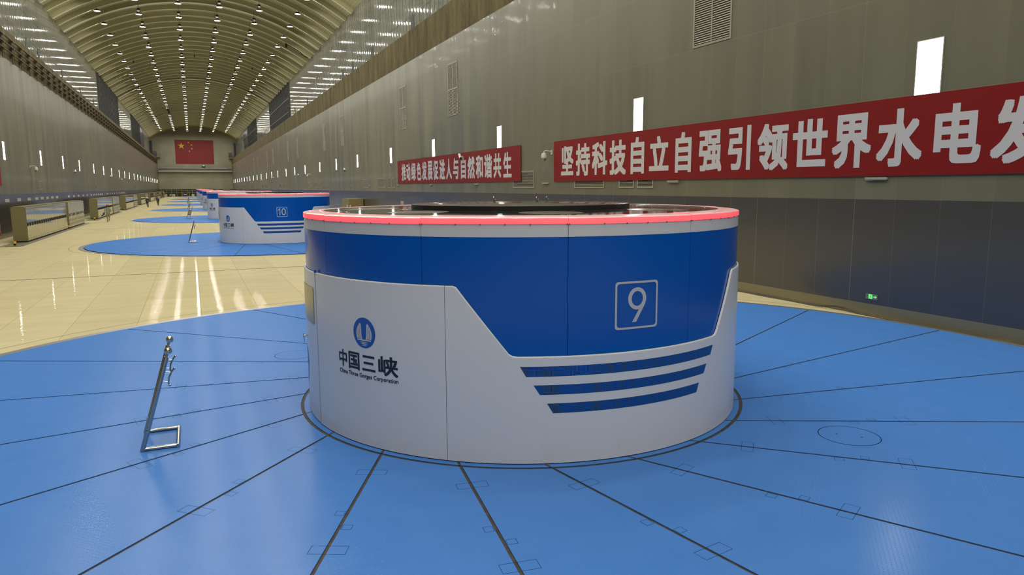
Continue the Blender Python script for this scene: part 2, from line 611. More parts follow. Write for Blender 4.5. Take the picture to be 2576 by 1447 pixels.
M['cab_front'] = mat('cabinet_front_glossy', (0.34, 0.315, 0.20), 0.06, 0.55)
M['cab_handle'] = mat('cabinet_handle', (0.02, 0.014, 0.012), 0.4)
M['cab_base'] = mat('cabinet_plinth', (0.13, 0.115, 0.05), 0.5)
M['yellow'] = mat('safety_yellow', (0.75, 0.50, 0.01), 0.45)
M['white_sign'] = mat('white_sign', (0.46, 0.45, 0.38), 0.4)
M['camera_white'] = mat('camera_white', (0.55, 0.53, 0.46), 0.3)
M['dark_glass'] = mat('dark_dome', (0.02, 0.02, 0.02), 0.08)
M['green_lit'] = mat('exit_green', (0.1, 0.7, 0.1), 0.4, emit=(0.08, 1.0, 0.12), estr=0.6)
M['sign_grey'] = mat('exit_sign_plate', (0.16, 0.16, 0.17), 0.3)
M['cable'] = mat('black_cable', (0.03, 0.026, 0.02), 0.5)
M['brown_pipe'] = mat('brown_conductor', (0.075, 0.050, 0.018), 0.6, 0.0, 0.25)
M['rust'] = mat('brown_bracket', (0.07, 0.048, 0.022), 0.6)
M['dark_wall'] = mat('dark_end_opening', (0.045, 0.042, 0.026), 0.8)
M['blue_box'] = mat('dark_blue_box', (0.02, 0.025, 0.11), 0.5)
M['red_dark'] = mat('dark_red', (0.22, 0.03, 0.025), 0.5)
M['poster'] = mat('poster_paper', (0.3, 0.27, 0.22), 0.5)
_t = NT(M['poster'])
_t.pos()
_v = _t.n('ShaderNodeTexVoronoi')
_v.inputs['Scale'].default_value = 2.2
_t.l(_t.pos(), _v.inputs['Vector'])
_t.color(_t.mix(_t.rng(_v.outputs['Distance'], 0.25, 0.3, 0, 1), (0.16, 0.13, 0.12), (0.50, 0.46, 0.37)))
M['skin'] = mat('skin', (0.42, 0.25, 0.17), 0.5)
M['hair'] = mat('dark_hair', (0.012, 0.010, 0.009), 0.6)
M['shoe'] = mat('dark_shoes', (0.02, 0.017, 0.015), 0.5)
M['overall'] = mat('grey_green_overalls', (0.22, 0.23, 0.165), 0.8)
M['black_cloth'] = mat('black_cloth', (0.013, 0.012, 0.012), 0.8)
M['navy_cloth'] = mat('navy_cloth', (0.018, 0.021, 0.055), 0.8)
M['helmet_red'] = mat('red_helmet', (0.45, 0.02, 0.05), 0.25)
M['helmet_white'] = mat('white_helmet', (0.80, 0.79, 0.74), 0.25)


# ------------------------------------------------------------------ lettering
def glyph(ch, bold=0.0):
    """outline of one character as (verts, faces) in the unit em square; bold strokes are shifted copies laid together"""
    cu = bpy.data.curves.new('glyph', 'FONT')
    cu.body = ch
    cu.fill_mode = 'FRONT'
    cu.resolution_u = 3
    o = bpy.data.objects.new('glyph', cu)
    COL.objects.link(o)
    dg = bpy.context.evaluated_depsgraph_get()
    dg.update()
    me = bpy.data.meshes.new_from_object(o.evaluated_get(dg))
    v0 = [(v.co.x, v.co.y) for v in me.vertices]
    f0 = [tuple(p.vertices) for p in me.polygons]
    bpy.data.objects.remove(o)
    bpy.data.curves.remove(cu)
    bpy.data.meshes.remove(me)
    if not bold:
        return [(x, y, 0.0) for x, y in v0], f0
    vs, fs = [], []
    sh = [(0, 0)] + [(bold * a, bold * 0.85 * b) for a, b in ((1, 0), (0, 1), (-1, 0), (0, -1), (1, 1), (-1, 1), (-1, -1), (1, -1))]
    for dx, dy in sh:
        n = len(vs)
        vs += [(x + dx, y + dy, 0.00025 * (n // max(len(v0), 1))) for x, y in v0]
        fs += [tuple(i + n for i in f) for f in f0]
    return vs, fs


def fit(vs, x0, x1, y0, y1):
    ax, bx = min(v[0] for v in vs), max(v[0] for v in vs)
    ay, by = min(v[1] for v in vs), max(v[1] for v in vs)
    return [(x0 + (v[0] - ax) / (bx - ax) * (x1 - x0), y0 + (v[1] - ay) / (by - ay) * (y1 - y0), v[2]) for v in vs]


def cyl(pts, th0, R):                        # flat (x, z) -> generator-local point, x runs to the right
    out = []
    for p in pts:
        r = R + (p[2] if len(p) > 2 else 0.0)
        out.append((r * math.cos(th0 + p[0] / R), r * math.sin(th0 + p[0] / R), p[1]))
    return out


def grid_poly(outline, step=0.08):
    """cut a flat polygon into narrow vertical strips so that it follows a curve"""
    bm = bmesh.new()
    f = bm.faces.new([bm.verts.new((x, z, 0)) for x, z in outline])
    x0, x1 = min(p[0] for p in outline), max(p[0] for p in outline)
    n = int((x1 - x0) / step)
    for i in range(1, n + 1):
        x = x0 + i * step
        if x >= x1 - 1e-4:
            break
        bmesh.ops.bisect_plane(bm, geom=bm.verts[:] + bm.edges[:] + bm.faces[:], plane_co=(x, 0, 0), plane_no=(1, 0, 0))
    bmesh.ops.triangulate(bm, faces=[q for q in bm.faces if len(q.verts) > 4])
    bm.verts.index_update()
    vs = [(v.co.x, v.co.y) for v in bm.verts]
    fs = [tuple(v.index for v in q.verts) for q in bm.faces]
    bm.free()
    return vs, fs


def rad(a):
    return math.radians(a)


# ================================================================== THE SETTING
mb = MB()
mb.box(XL - 0.3, XR + 0.3, Y0, YE + 0.3, -0.35, ZF)
struct('floor', mb, M['terrazzo'])

mb = MB().box(XR, XR + 0.3, Y0, YE, ZF, 13.06)
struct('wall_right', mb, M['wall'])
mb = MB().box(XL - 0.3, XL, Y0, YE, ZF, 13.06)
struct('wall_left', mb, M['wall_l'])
for side, x0, x1 in (('right', XR - 0.012, XR + 0.01), ('left', XL - 0.01, XL + 0.012)):
    o = struct('trim_%d' % (1 if side == 'right' else 2), MB().box(x0, x1, Y0, YE, 0.27, 2.995), M['dado'])
    s = -1 if side == 'right' else 1
    xa = XR if side == 'right' else XL
    struct('baseboard_' + side, MB().box(min(xa, xa + s * 0.03), max(xa, xa + s * 0.03), Y0, YE, ZF, 0.275), M['skirt'])
# concrete crane beams above the panelling, with the ledge behind them
struct('trim_3', MB().box(XR + 0.13, XUR + 0.05, Y0, YE, 13.02, 15.42).box(XR + 0.05, XR + 0.3, Y0, YE, 12.99, 13.06), M['concrete'])
struct('trim_4', MB().box(XUL - 0.05, XL - 0.08, Y0, YE, 13.02, 15.42).box(XL - 0.3, XL - 0.02, Y0, YE, 12.99, 13.06), M['concrete'])

# upper walls: bowed cladding panels with dark joints, broken by long dark louvre windows
WIN = [(151.1, 191.0), (231.0, 289.0)]


def upper_wall(name, xw, inward):
    mb = MB()
    P = 1.05
    y = 10 * P
    prof = [(0.0, 0.0, 1), (0.05, 0.0, 1), (0.052, 0.040, 0)] + [(0.052 + 0.946 * q / 8, 0.040 + 0.0036 * (1 - (q / 4 - 1) ** 2), 0) for q in range(1, 9)] + [(1.0, 0.0, 1)]
    while y < YE:
        if not any(a - 0.6 < y < b - 0.3 for a, b in WIN):
            rows = [(15.3, 18.42), (18.45, 20.9), (20.93, 24.6)]
            for z0, z1 in rows:
                for i in range(len(prof)):
                    a = prof[i]
                    b = prof[i + 1] if i + 1 < len(prof) else (P, 0.0, 1)
                    xa, xb = xw + inward * a[1], xw + inward * b[1]
                    mi = 1 if (a[1] == 0 and b[1] == 0) else 0
                    mb.quad((xa, y + a[0], z0), (xb, y + b[0], z0), (xb, y + b[0], z1), (xa, y + a[0], z1), mi)
        y += P
    mb.box(min(xw - inward * 0.02, xw - inward * 0.2), max(xw - inward * 0.02, xw - inward * 0.2), Y0, YE, 15.2, 24.8, 1)
    for za in (18.42, 20.9):
        for (ya, yb) in ((10.5, WIN[0][0]), (WIN[0][1], WIN[1][0]), (WIN[1][1], YE)):
            mb.quad((xw + inward * 0.005, ya, za), (xw + inward * 0.005, yb, za), (xw + inward * 0.005, yb, za + 0.03), (xw + inward * 0.005, ya, za + 0.03), 1)
    struct(name, mb, [M['upper'], M['joint_dark']], smooth=True, fix=False)


upper_wall('wall_upper_right', XUR, -1)
upper_wall('wall_upper_left', XUL, 1)

wn = 0
for xw, s in ((XUL, 1), (XUR, -1)):
    for (ya, yb) in WIN:
        wn += 1
        split = yb - 23 if yb > 280 else yb + 1
        mb = MB()
        xa, xb = sorted((xw - s * 0.015, xw + s * 0.03))
        mb.box(xa, xb, ya, min(split, yb), 15.3, 24.4, 0)
        if split < yb:
            mb.box(xa, xb, split, yb, 15.3, 24.4, 1)
        root = struct('window_%d' % wn, mb, [M['window'], M['window_blue']])
        fr = MB()
        x2, x3 = sorted((xw + s * 0.03, xw + s * 0.22))
        yy = ya
        while yy < min(split, yb):
            fr.box(x2, x3, yy, yy + 0.14, 15.3, 24.2)
            yy += 1.33
        for zz in (18.3, 20.9):
            fr.box(x2, xw + s * 0.10 if s > 0 else x3, ya, yb, zz, zz + 0.1)
        obj('mullion_frame', fr, M['mullion'], root, False)

# small black hatches at the foot of the upper cladding
wn = 4
for xw, s, ys in ((XUR, -1, (64.3, 80.0, 90.6, 96.8, 127.8, 143.9, 205.0, 216.0)), (XUL, 1, (73.0, 88.2, 94.9, 110.3, 127.0, 143.0, 205.0))):
    for yc in ys:
        wn += 1
        yq = round(yc / 1.05) * 1.05
        x0, x1 = sorted((xw + s * 0.0, xw + s * 0.072))
        struct('window_%d' % wn, MB().box(x0, x1, yq - 0.5, yq + 0.5, 15.4, 18.36), M['black'])

# vaulted ceiling
mb = MB()
NA = 48
half = 17.0
A0 = math.asin(half / ARC_R)
ang = [-A0 + 2 * A0 * i / NA for i in range(NA + 1)]
ysamp = [Y0, 50.0, 140.0, 230.0, YE + 0.3]
vs = [(ARC_X + ARC_R * math.sin(a), y, ARC_Z + ARC_R * math.cos(a)) for y in ysamp for a in ang]
n1 = NA + 1
mb.add(vs, [(j * n1 + i, j * n1 + i + 1, (j + 1) * n1 + i + 1, (j + 1) * n1 + i) for j in range(len(ysamp) - 1) for i in range(NA)])
struct('ceiling', mb, M['ceiling'], smooth=True)


def rib_mesh(wide):
    mb = MB()
    hw, hf = 0.05, (0.10 if not wide else 0.36)
    depth = 0.61
    secs = [(-hw, 0.0, 0.0 - depth + 0.05, 0), ]
    a1 = math.asin(16.62 / ARC_R)
    aa = [-a1 + 2 * a1 * i / 32 for i in range(33)]

    def strip(y0, r0, y1, r1, mi):
        vs = []
        for a in aa:
            vs.append((ARC_X + r0 * math.sin(a), y0, ARC_Z + r0 * math.cos(a)))
            vs.append((ARC_X + r1 * math.sin(a), y1, ARC_Z + r1 * math.cos(a)))
        mb.add(vs, [(2 * i, 2 * i + 1, 2 * i + 3, 2 * i + 2) for i in range(len(aa) - 1)], mi)
    R = ARC_R
    b = R - depth
    strip(-hw, R + 0.02, -hw, b + 0.05, 0)
    strip(hw, R + 0.02, hw, b + 0.05, 0)
    strip(-hf, b + 0.05, hf, b + 0.05, 1)
    strip(-hf, b, hf, b, 1)
    strip(-hf, b, -hf, b + 0.05, 1)
    strip(hf, b, hf, b + 0.05, 1)
    me = obj('trim_tmp', mb, [M['rib_web'], M['rib']], None, True, None, False)
    me_data = me.data
    bpy.data.objects.remove(me)
    return me_data


RIB_N, RIB_W = rib_mesh(False), rib_mesh(True)
tn = 5
RY0, RDY = 112.8, BAY / 9.5
i = -6
while RY0 + RDY * i < YE - 1:
    y = RY0 + RDY * i
    k = (y - 112.8) / BAY
    wide = abs(k - round(k)) * BAY < RDY * 0.3
    o = bpy.data.objects.new('trim_%d' % tn, RIB_W if wide else RIB_N)
    COL.objects.link(o)
    o.location = (0, y, 0)
    o['kind'] = 'structure'
    tn += 1
    i += 1

# end walls
mb = MB()
poly = [(XUL - 0.1, 15.2), (XL - 0.2, 15.2), (XL - 0.2, 2.92), (XR + 0.2, 2.92), (XR + 0.2, 15.2), (XUR + 0.1, 15.2), (XUR + 0.1, 23.9)]
poly += [(ARC_X + ARC_R * math.sin(a), ARC_Z + ARC_R * math.cos(a)) for a in reversed(ang)] + [(XUL - 0.1, 23.9)]
vs = [(x, YE, z) for x, z in poly] + [(x, YE + 0.3, z) for x, z in poly]
n = len(poly)
mb.add(vs, [tuple(range(n)), tuple(range(2 * n - 1, n - 1, -1))] + [(i, (i + 1) % n, n + (i + 1) % n, n + i) for i in range(n)])
struct('wall_end', mb, M['end_wall'])
struct('wall_end_lower', MB().box(XL - 0.2, XR + 0.2, YE + 0.1, YE + 0.35, -0.012, 2.95), M['dark_wall'])
mb = MB().box(XUL - 0.2, XUR + 0.2, Y0 - 0.3, Y0, 0, 30)
struct('wall_back', mb, M['end_wall'])
# ochre strip where the vault meets the end wall
mb = MB()
vs = []
for a in ang:
    for r in (ARC_R - 0.05, ARC_R - 0.95):
        vs.append((ARC_X + r * math.sin(a), YE - 0.25, ARC_Z + r * math.cos(a)))
mb.add(vs, [(2 * i, 2 * i + 1, 2 * i + 3, 2 * i + 2) for i in range(NA)])
M['ochre'] = mat('ochre_arch', (0.42, 0.32, 0.08), 0.6)
struct('trim_%d' % tn, mb, M['ochre'])
tn += 1
# dark corner ducts on the end wall and floor expansion joints
for xa, za, zb in ((-13.9, 16.0, 22.4), (17.6, 15.6, 22.0)):
    struct('trim_%d' % tn, MB().box(xa - 0.35, xa + 0.35, YE - 0.5, YE - 0.02, za, zb), M['mullion'])
    tn += 1
for k in range(0, 8):
    struct('trim_%d' % tn, MB().box(XL + 0.05, XR - 0.05, 32.2 + BAY * k - 0.045, 32.2 + BAY * k + 0.045, ZF - 0.05, ZF + 0.003), M['gap'] if k == 0 else M['rim'])
    tn += 1


# ================================================================== ROUND BLUE FLOOR COVERS
NUMWORD = {9: 'nine', 10: 'ten'}
OFF = 1.72
ANG0 = rad(-115.7)


def line_pt(i, r, lat=0.0):
    a = ANG0 + i * PI / 10
    l = -OFF + lat
    t = math.sqrt(max(r * r - l * l, 0))
    d = (math.cos(a), math.sin(a))
    return (d[0] * t - d[1] * l, d[1] * t + d[0] * l)


def frame_pt(i, t, lat):
    a = ANG0 + i * PI / 10
    d = (math.cos(a), math.sin(a))
    return (d[0] * t - d[1] * lat, d[1] * t + d[0] * lat)


cover0 = thing('floor_cover', 'nearest round blue checker-plate floor cover filling the foreground around the housing marked 9', 'floor cover', (CX, CY, 0), 'round blue floor covers')
obj('rim_ring', MB().lathe([(R_DK + 0.07, ZF), (R_DK + 0.07, ZF + 0.012), (R_DK + 0.30, ZF + 0.012), (R_DK + 0.31, ZF)], 128), M['rim'], cover0)
obj('base_disc', MB().lathe([(3.0, -0.0105), (R_DK - 0.01, -0.0105), (R_DK - 0.004, ZF + 0.002), (R_DK + 0.08, ZF + 0.002)], 128), M['gap'], cover0)
obj('inner_ring', MB().lathe([(3.36, -0.008), (3.36, 0.0), (3.545, 0.0), (3.545, -0.008)], 128), M['blue_floor'], cover0)
ring_in = [c for c in cover0.children if c.name.startswith('inner_ring')][0]
M['thin_line'] = mat('thin_plate_joint', (0.006, 0.012, 0.03), 0.8, spec=0.0)


def strip_line(mb, a, b, wd=0.006, z=0.0006):
    d = Vector((b[0] - a[0], b[1] - a[1], 0)).normalized()
    q = Vector((-d.y, d.x, 0)) * wd / 2
    A, B = Vector((*a, z)), Vector((*b, z))
    mb.quad(A - q, B - q, B + q, A + q)


for i in range(20):
    g = 0.019
    i0, i1 = i, i + 1
    pa = [line_pt(i0, 3.595, g), line_pt(i1, 3.595, -g)]
    poly = []
    rl = [3.595 + (R_DK - 3.595) * j / 6 for j in range(7)]
    e0 = [line_pt(i0, r, g) for r in rl]
    e1 = [line_pt(i1, r, -g) for r in rl]

    def arc(p, q, r, n):
        a, b = math.atan2(p[1], p[0]), math.atan2(q[1], q[0])
        while b < a:
            b += 2 * PI
        return [(r * math.cos(a + (b - a) * j / n), r * math.sin(a + (b - a) * j / n)) for j in range(1, n)]
    poly = e0 + arc(e0[-1], e1[-1], R_DK, 10) + e1[::-1] + arc(e0[0], e1[0], 3.595, 6)[::-1]
    rj = MB()
    strip_line(rj, line_pt(i0, 3.455), line_pt(i0, 3.55), 0.032)
    obj('ring_joint', rj, M['gap'], ring_in, False)
    pl = obj('cover_plate', MB().prism(poly, -0.008, 0.0), M['blue_floor'], cover0, False)
    for (ta, tb, la, lb_) in ((3.65, 3.80, -1.89, -1.53), (5.50, 5.66, -1.88, -1.52), (4.76, 4.87, -1.845, -1.745), (5.07, 5.17, -1.695, -1.59)):
        c = frame_pt(i0, (ta + tb) / 2, (la + lb_) / 2)
        wx, wy = CX + c[0], CY + c[1]
        if wy < 1.5 or abs(math.atan2(wx, wy) - YAW) > 0.66:
            continue                         # behind the camera or outside the frame
        lb, wd = MB(), 0.0038
        o_ = [frame_pt(i0, t, l) for t, l in ((ta, la), (tb, la), (tb, lb_), (ta, lb_))]
        n_ = [frame_pt(i0, t, l) for t, l in ((ta + wd, la + wd), (tb - wd, la + wd), (tb - wd, lb_ - wd), (ta + wd, lb_ - wd))]
        lb.add([(*q, 0.0007) for q in o_ + n_], [(q, (q + 1) % 4, 4 + (q + 1) % 4, 4 + q) for q in range(4)])
        obj('lid_outline', lb, M['thin_line'], pl, False)
for th, r in ((-53.1, 5.08), (128.0, 5.2), (36.9, 5.08), (-141.0, 8.2)):
    c = (r * math.cos(rad(th)), r * math.sin(rad(th)), 0.0012)
    mh = obj('manhole_lid', MB().lathe([(0.385, -0.001), (0.385, 0.0), (1e-3, 0.0)], 48, c), M['blue_floor'], cover0)
    obj('lid_joint', MB().lathe([(0.386, 0.0008), (0.395, 0.0008)], 48, c), M['thin_line'], mh)
    for sgn in (1, -1):
        obj('lifting_hole', MB().lathe([(0.016, 0.0007), (1e-3, 0.0007)], 8, (c[0] - sgn * 0.10, c[1] + sgn * 0.12, c[2])), M['black'], mh)
# thin circular joint in the floor around the cover
obj('outer_joint', MB().lathe([(R_DK + 0.78, ZF + 0.0008), (R_DK + 0.80, ZF + 0.0008)], 128), M['gap'], cover0)

for k in range(1, 8):
    where = ['', 'second round blue floor cover from the camera, around the housing marked 10',
             'third round blue floor cover from the camera, seen as a flat oval',
             'fourth round blue floor cover from the camera, a thin oval beyond the men',
             'fifth round blue floor cover from the camera', 'sixth round blue floor cover from the camera',
             'seventh round blue floor cover from the camera, far down the hall', 'farthest round blue floor cover, a sliver before the end wall'][k]
    dup(cover0, (CX, CY + BAY * k, 0), where, None, ('lid_outline', 'lifting_hole', 'ring_joint'))


# ================================================================== GENERATOR HOUSINGS
def patch(mb, t0, t1, R, z0, z1, mi=0, n=None, thick=0.012):
    n = n or max(2, int(abs(t1 - t0) / rad(2)) + 1)
    vs = []
    for i in range(n + 1):
        a = t0 + (t1 - t0) * i / n
        for r, z in ((R, z0), (R, z1), (R - thick, z1), (R - thick, z0)):
            vs.append((r * math.cos(a), r * math.sin(a), z))
    fs = []
    for i in range(n):
        for j in range(4):
            fs.append((4 * i + j, 4 * (i + 1) + j, 4 * (i + 1) + (j + 1) % 4, 4 * i + (j + 1) % 4))
    fs += [(3, 2, 1, 0), (4 * n, 4 * n + 1, 4 * n + 2, 4 * n + 3)]
    mb.add(vs, fs, mi)


gen0 = thing('generator_housing', 'large round blue and white generator housing marked 9 in the foreground', 'generator', (CX, CY, 0), 'generator housings down the hall')
obj('plinth', MB().lathe([(3.43, 0.0), (3.43, 0.06), (3.38, 0.06), (3.38, 2.96), (3.0, 2.98), (3.0, 3.0)], 96), M['black'], gen0)
SEAM = [rad(-165 + 30 * i) for i in range(12)]
blue, white = MB(), MB()
for a in SEAM:
    g = 0.003 / R_DR
    patch(blue, a + g, a + rad(30) - g, R_DR, 0.9, 2.786)
    patch(white, a + g, a + rad(30) - g, R_DR + 0.002, 2.787, 2.936)
obj('drum_panel', blue, M['drum_blue'], gen0)
obj('white_band', white, M['band_white'], gen0)
# glowing ring: straight face, rounded shoulder, gently sloped top
prof = [(3.40, 2.935), (3.434, 2.935), (3.434, 2.997), (3.431, 3.006), (3.418, 3.013), (3.38, 3.018), (3.28, 3.0235), (3.15, 3.030), (3.13, 3.026), (3.13, 2.99)]
for j, a in enumerate(SEAM):
    mb = MB()
    g = 0.004 / 3.45
    n = 16
    t0, t1 = a + g, a + rad(30) - g
    vs = [(r * math.cos(t0 + (t1 - t0) * i / n), r * math.sin(t0 + (t1 - t0) * i / n), z + (0.004 if j % 2 else 0)) for i in range(n + 1) for r, z in prof]
    m_ = len(prof)
    fs = [(i * m_ + q, (i + 1) * m_ + q, (i + 1) * m_ + q + 1, i * m_ + q + 1) for i in range(n) for q in range(m_ - 1)]
    fs += [tuple(range(m_)), tuple(n * m_ + q for q in range(m_ - 1, -1, -1))]
    mb.add(vs, fs)
    for q in range(n * (m_ - 1)):
        mb.m[q] = 1 if q % (m_ - 1) >= 3 else 0
    seg = obj('light_ring', mb, [M['pink'], M['pink_top']], gen0)
    sb = MB()
    for q in range(6):
        th = t0 + (t1 - t0) * (q + 0.5 + (-0.47 if q == 0 else 0.47 if q == 5 else 0)) / 6
        cx_, cy_ = 3.433 * math.cos(th), 3.433 * math.sin(th)
        sb.box(cx_ - 0.006, cx_ + 0.006, cy_ - 0.006, cy_ + 0.006, 2.931, 2.943)
    obj('screw', sb, M['rust'], seg, False)
obj('indicator_light', MB().sphere((3.436 * math.cos(rad(-135.0)), 3.436 * math.sin(rad(-135.0)), 2.985), 0.007, 8, 6), M['red_led'], gen0)

# lower white shell with the stepped cut-out
STEP = [(-360 + 180, 2.2), (-128.2, 2.2), (-127.5, 2.185), (-116.9, 1.385), (-116.2, 1.36), (-115.2, 1.35), (-65.2, 1.35), (-64.2, 1.36), (-63.4, 1.40), (-54.6, 2.16), (-54.0, 2.19), (-53.2, 2.2), (180, 2.2)]


def shell_h(t):
    for (a, za), (b, zb) in zip(STEP, STEP[1:]):
        if a <= t <= b:
            return za + (zb - za) * (t - a) / (b - a)
    return 2.2


def shell_part(t0, t1):
    ts = sorted(set([t0, t1] + [s[0] for s in STEP if t0 < s[0] < t1] + [t0 + (t1 - t0) * i / int((t1 - t0) / 1.5 + 1) for i in range(int((t1 - t0) / 1.5 + 1))]))
    mb = MB()
    ri, ro = R_DR + 0.006, R_SH
    vs, fs = [], []
    for t in ts:
        h = shell_h(t)
        c, s = math.cos(rad(t)), math.sin(rad(t))
        for r, z in ((ri, 0.012), (ro, 0.012), (ro, h - 0.016), (ro, h - 0.012), (ro - 0.004, h - 0.003), (ro - 0.012, h), (ri, h)):
            vs.append((r * c, r * s, z))
    for i in range(len(ts) - 1):
        for j in range(6):
            fs.append((7 * i + j, 7 * (i + 1) + j, 7 * (i + 1) + j + 1, 7 * i + j + 1))
    fs += [(0, 1, 2, 3, 4, 5, 6), tuple(7 * (len(ts) - 1) + j for j in (6, 5, 4, 3, 2, 1, 0))]
    mb.add(vs, fs)
    for q in range(len(fs)):
        if q < (len(ts) - 1) * 6 and q % 6 in (3, 4, 5):
            mb.m[q] = 1
    return mb


gp = 0.06
for (a, b) in ((-170.6 + 0.12, -129.87 - gp), (-129.87 + gp, -90 + 21), (-68.9, -20 - gp), (-20 + gp, 30 - gp), (30 + gp, 80 - gp), (80 + gp, 130 - gp), (130 + gp, 160 - gp)):
    pass
shell = shell_part(-170.75, -129.85 - gp)
s0 = obj('lower_shell', shell, [M['drum_white'], M['edge_white']], gen0)
for (a, b) in ((-129.85 + gp, -12), (-11.88, 58), (58.12, 128), (128.12, 160)):
    obj('lower_shell', shell_part(a, b), [M['drum_white'], M['edge_white']], gen0)
# curved door between the shell ends (wraps the left side)
dm = MB()
ts = [-199.9 + (28.9) * i / 20 for i in range(21)]
vs, fs = [], []
for t in ts:
    c, s = math.cos(rad(t)), math.sin(rad(t))
    for r, z in ((R_DR + 0.006, 0.014), (R_SH - 0.003, 0.014), (R_SH - 0.003, 2.19), (R_SH - 0.012, 2.2), (R_DR + 0.006, 2.2)):
        vs.append((r * c, r * s, z))
for i in range(20):
    for j in range(4):
        fs.append((5 * i + j, 5 * (i + 1) + j, 5 * (i + 1) + j + 1, 5 * i + j + 1))
fs += [(0, 1, 2, 3, 4), tuple(100 + j for j in (4, 3, 2, 1, 0))]
dm.add(vs, fs)
door = obj('door', dm, M['drum_white'], gen0)
pm = MB()
patch(pm, rad(-187.5), rad(-172.9), R_SH + 0.006, 1.45, 1.97, 0, 12, 0.007)
npl = obj('name_plate', pm, M['plate'], door)
hm = MB()
th = rad(177.2)
for q in (1,):
    c, s = math.cos(th), math.sin(th)
    hm.tube([(3.45 * c, 3.45 * s, 1.17), (3.51 * c, 3.51 * s, 1.17)], 0.012, 8)
    hm.tube([(3.51 * c, 3.51 * s, 1.20), (3.515 * c, 3.515 * s, 1.17), (3.505 * c, 3.505 * s, 1.06)], [0.010, 0.011, 0.004], 8)
obj('door_handle', hm, M['chrome'], door)
# blue hinge pin beside the door
a = rad(-170.85)
obj('hinge', MB().tube([(3.455 * math.cos(a), 3.455 * math.sin(a), 0.0), (3.455 * math.cos(a), 3.455 * math.sin(a), 2.21)], 0.010, 8), M['hinge'], gen0)
obj('hinge_cap', MB().tube([(3.455 * math.cos(a), 3.455 * math.sin(a), 2.20), (3.455 * math.cos(a), 3.455 * math.sin(a), 2.235)], 0.017, 8), M['logo_blue'], gen0)

# perforated blue slits
for (tl, zt, tlb, zb, trt, trb) in ((-114.66, 1.232, -113.45, 1.107, -65.36, -66.46), (-111.97, 1.000, -110.68, 0.880, -68.1, -69.22), (-109.24, 0.770, -108.02, 0.648, -71.0, -71.9)):
    mb = MB()
    vs, uvs = [], []
    n = 28
    for i in range(n + 1):
        f = i / n
        for (ta, tb, z) in ((tl, trt, zt), (tlb, trb, zb)):
            t = rad(ta + (tb - ta) * f)
            r = R_SH + 0.0015
            vs.append((r * math.cos(t), r * math.sin(t), z))
            uvs.append((t * r, z))
    mb.add(vs, [(2 * i, 2 * i + 1, 2 * i + 3, 2 * i + 2) for i in range(n)])
    o = obj('vent_slit', mb, M['slit'], gen0)
    ul = o.data.uv_layers.new(name='UVMap')
    for lp in o.data.loops:
        ul.data[lp.index].uv = uvs[lp.vertex_index]


# number frame and digits on the blue drum
def rrect(x0, x1, z0, z1, r, n=4):
    pts = []
    for cx_, cz_, a0 in ((x1 - r, z1 - r, 0), (x0 + r, z1 - r, 90), (x0 + r, z0 + r, 180), (x1 - r, z0 + r, 270)):
        for i in range(n + 1):
            a = rad(a0 + 90 * i / n)
            pts.append((cx_ + r * math.cos(a), cz_ + r * math.sin(a)))
    return pts


def dens(pts, step=0.05):
    out = []
    for p, q in zip(pts, pts[1:] + pts[:1]):
        L = math.hypot(q[0] - p[0], q[1] - p[1])
        k = max(1, int(L / step))
        out += [(p[0] + (q[0] - p[0]) * i / k, p[1] + (q[1] - p[1]) * i / k) for i in range(k)]
    return out


TH9 = rad(-89.68)
outer = dens(rrect(-0.311, 0.311, 1.628, 2.222, 0.04))
inner = []
for (x, z) in outer:                         # shrink towards the middle by the stroke width
    inner.append((x * (0.311 - 0.026) / 0.311, 1.925 + (z - 1.925) * (0.297 - 0.026) / 0.297))
mb = MB()
n = len(outer)
mb.add(cyl(outer + inner, TH9, R_DR + 0.0035), [(i, (i + 1) % n, n + (i + 1) % n, n + i) for i in range(n)])
num_frame = obj('number_frame', mb, M['number_white'], gen0)
# the figure 9: ring plus a straight slanted tail
mb = MB()
cz, wo, ho, st = 2.005, 0.133, 0.139, 0.052
n = 40
pts = []
for i in range(n):
    a = 2 * PI * i / n
    pts.append((wo * math.cos(a), cz + ho * math.sin(a)))
for i in range(n):
    a = 2 * PI * i / n
    pts.append(((wo - st) * math.cos(a), cz + (ho - st * 0.9) * math.sin(a)))
mb.add(cyl(pts, TH9, R_DR + 0.0035), [(i, (i + 1) % n, n + (i + 1) % n, n + i) for i in range(n)])
tail_r = [(0.131, 2.0), (0.127, 1.965), (0.113, 1.925), (-0.012, 1.713)]
tail_l = [(0.081, 2.0), (0.077, 1.962), (0.060, 1.925), (-0.072, 1.713)]
mb.add(cyl(tail_r + tail_l, TH9, R_DR + 0.0036), [(i, i + 1, 5 + i, 4 + i) for i in range(3)])
nine = obj('number_digit', mb, M['number_white'], gen0)

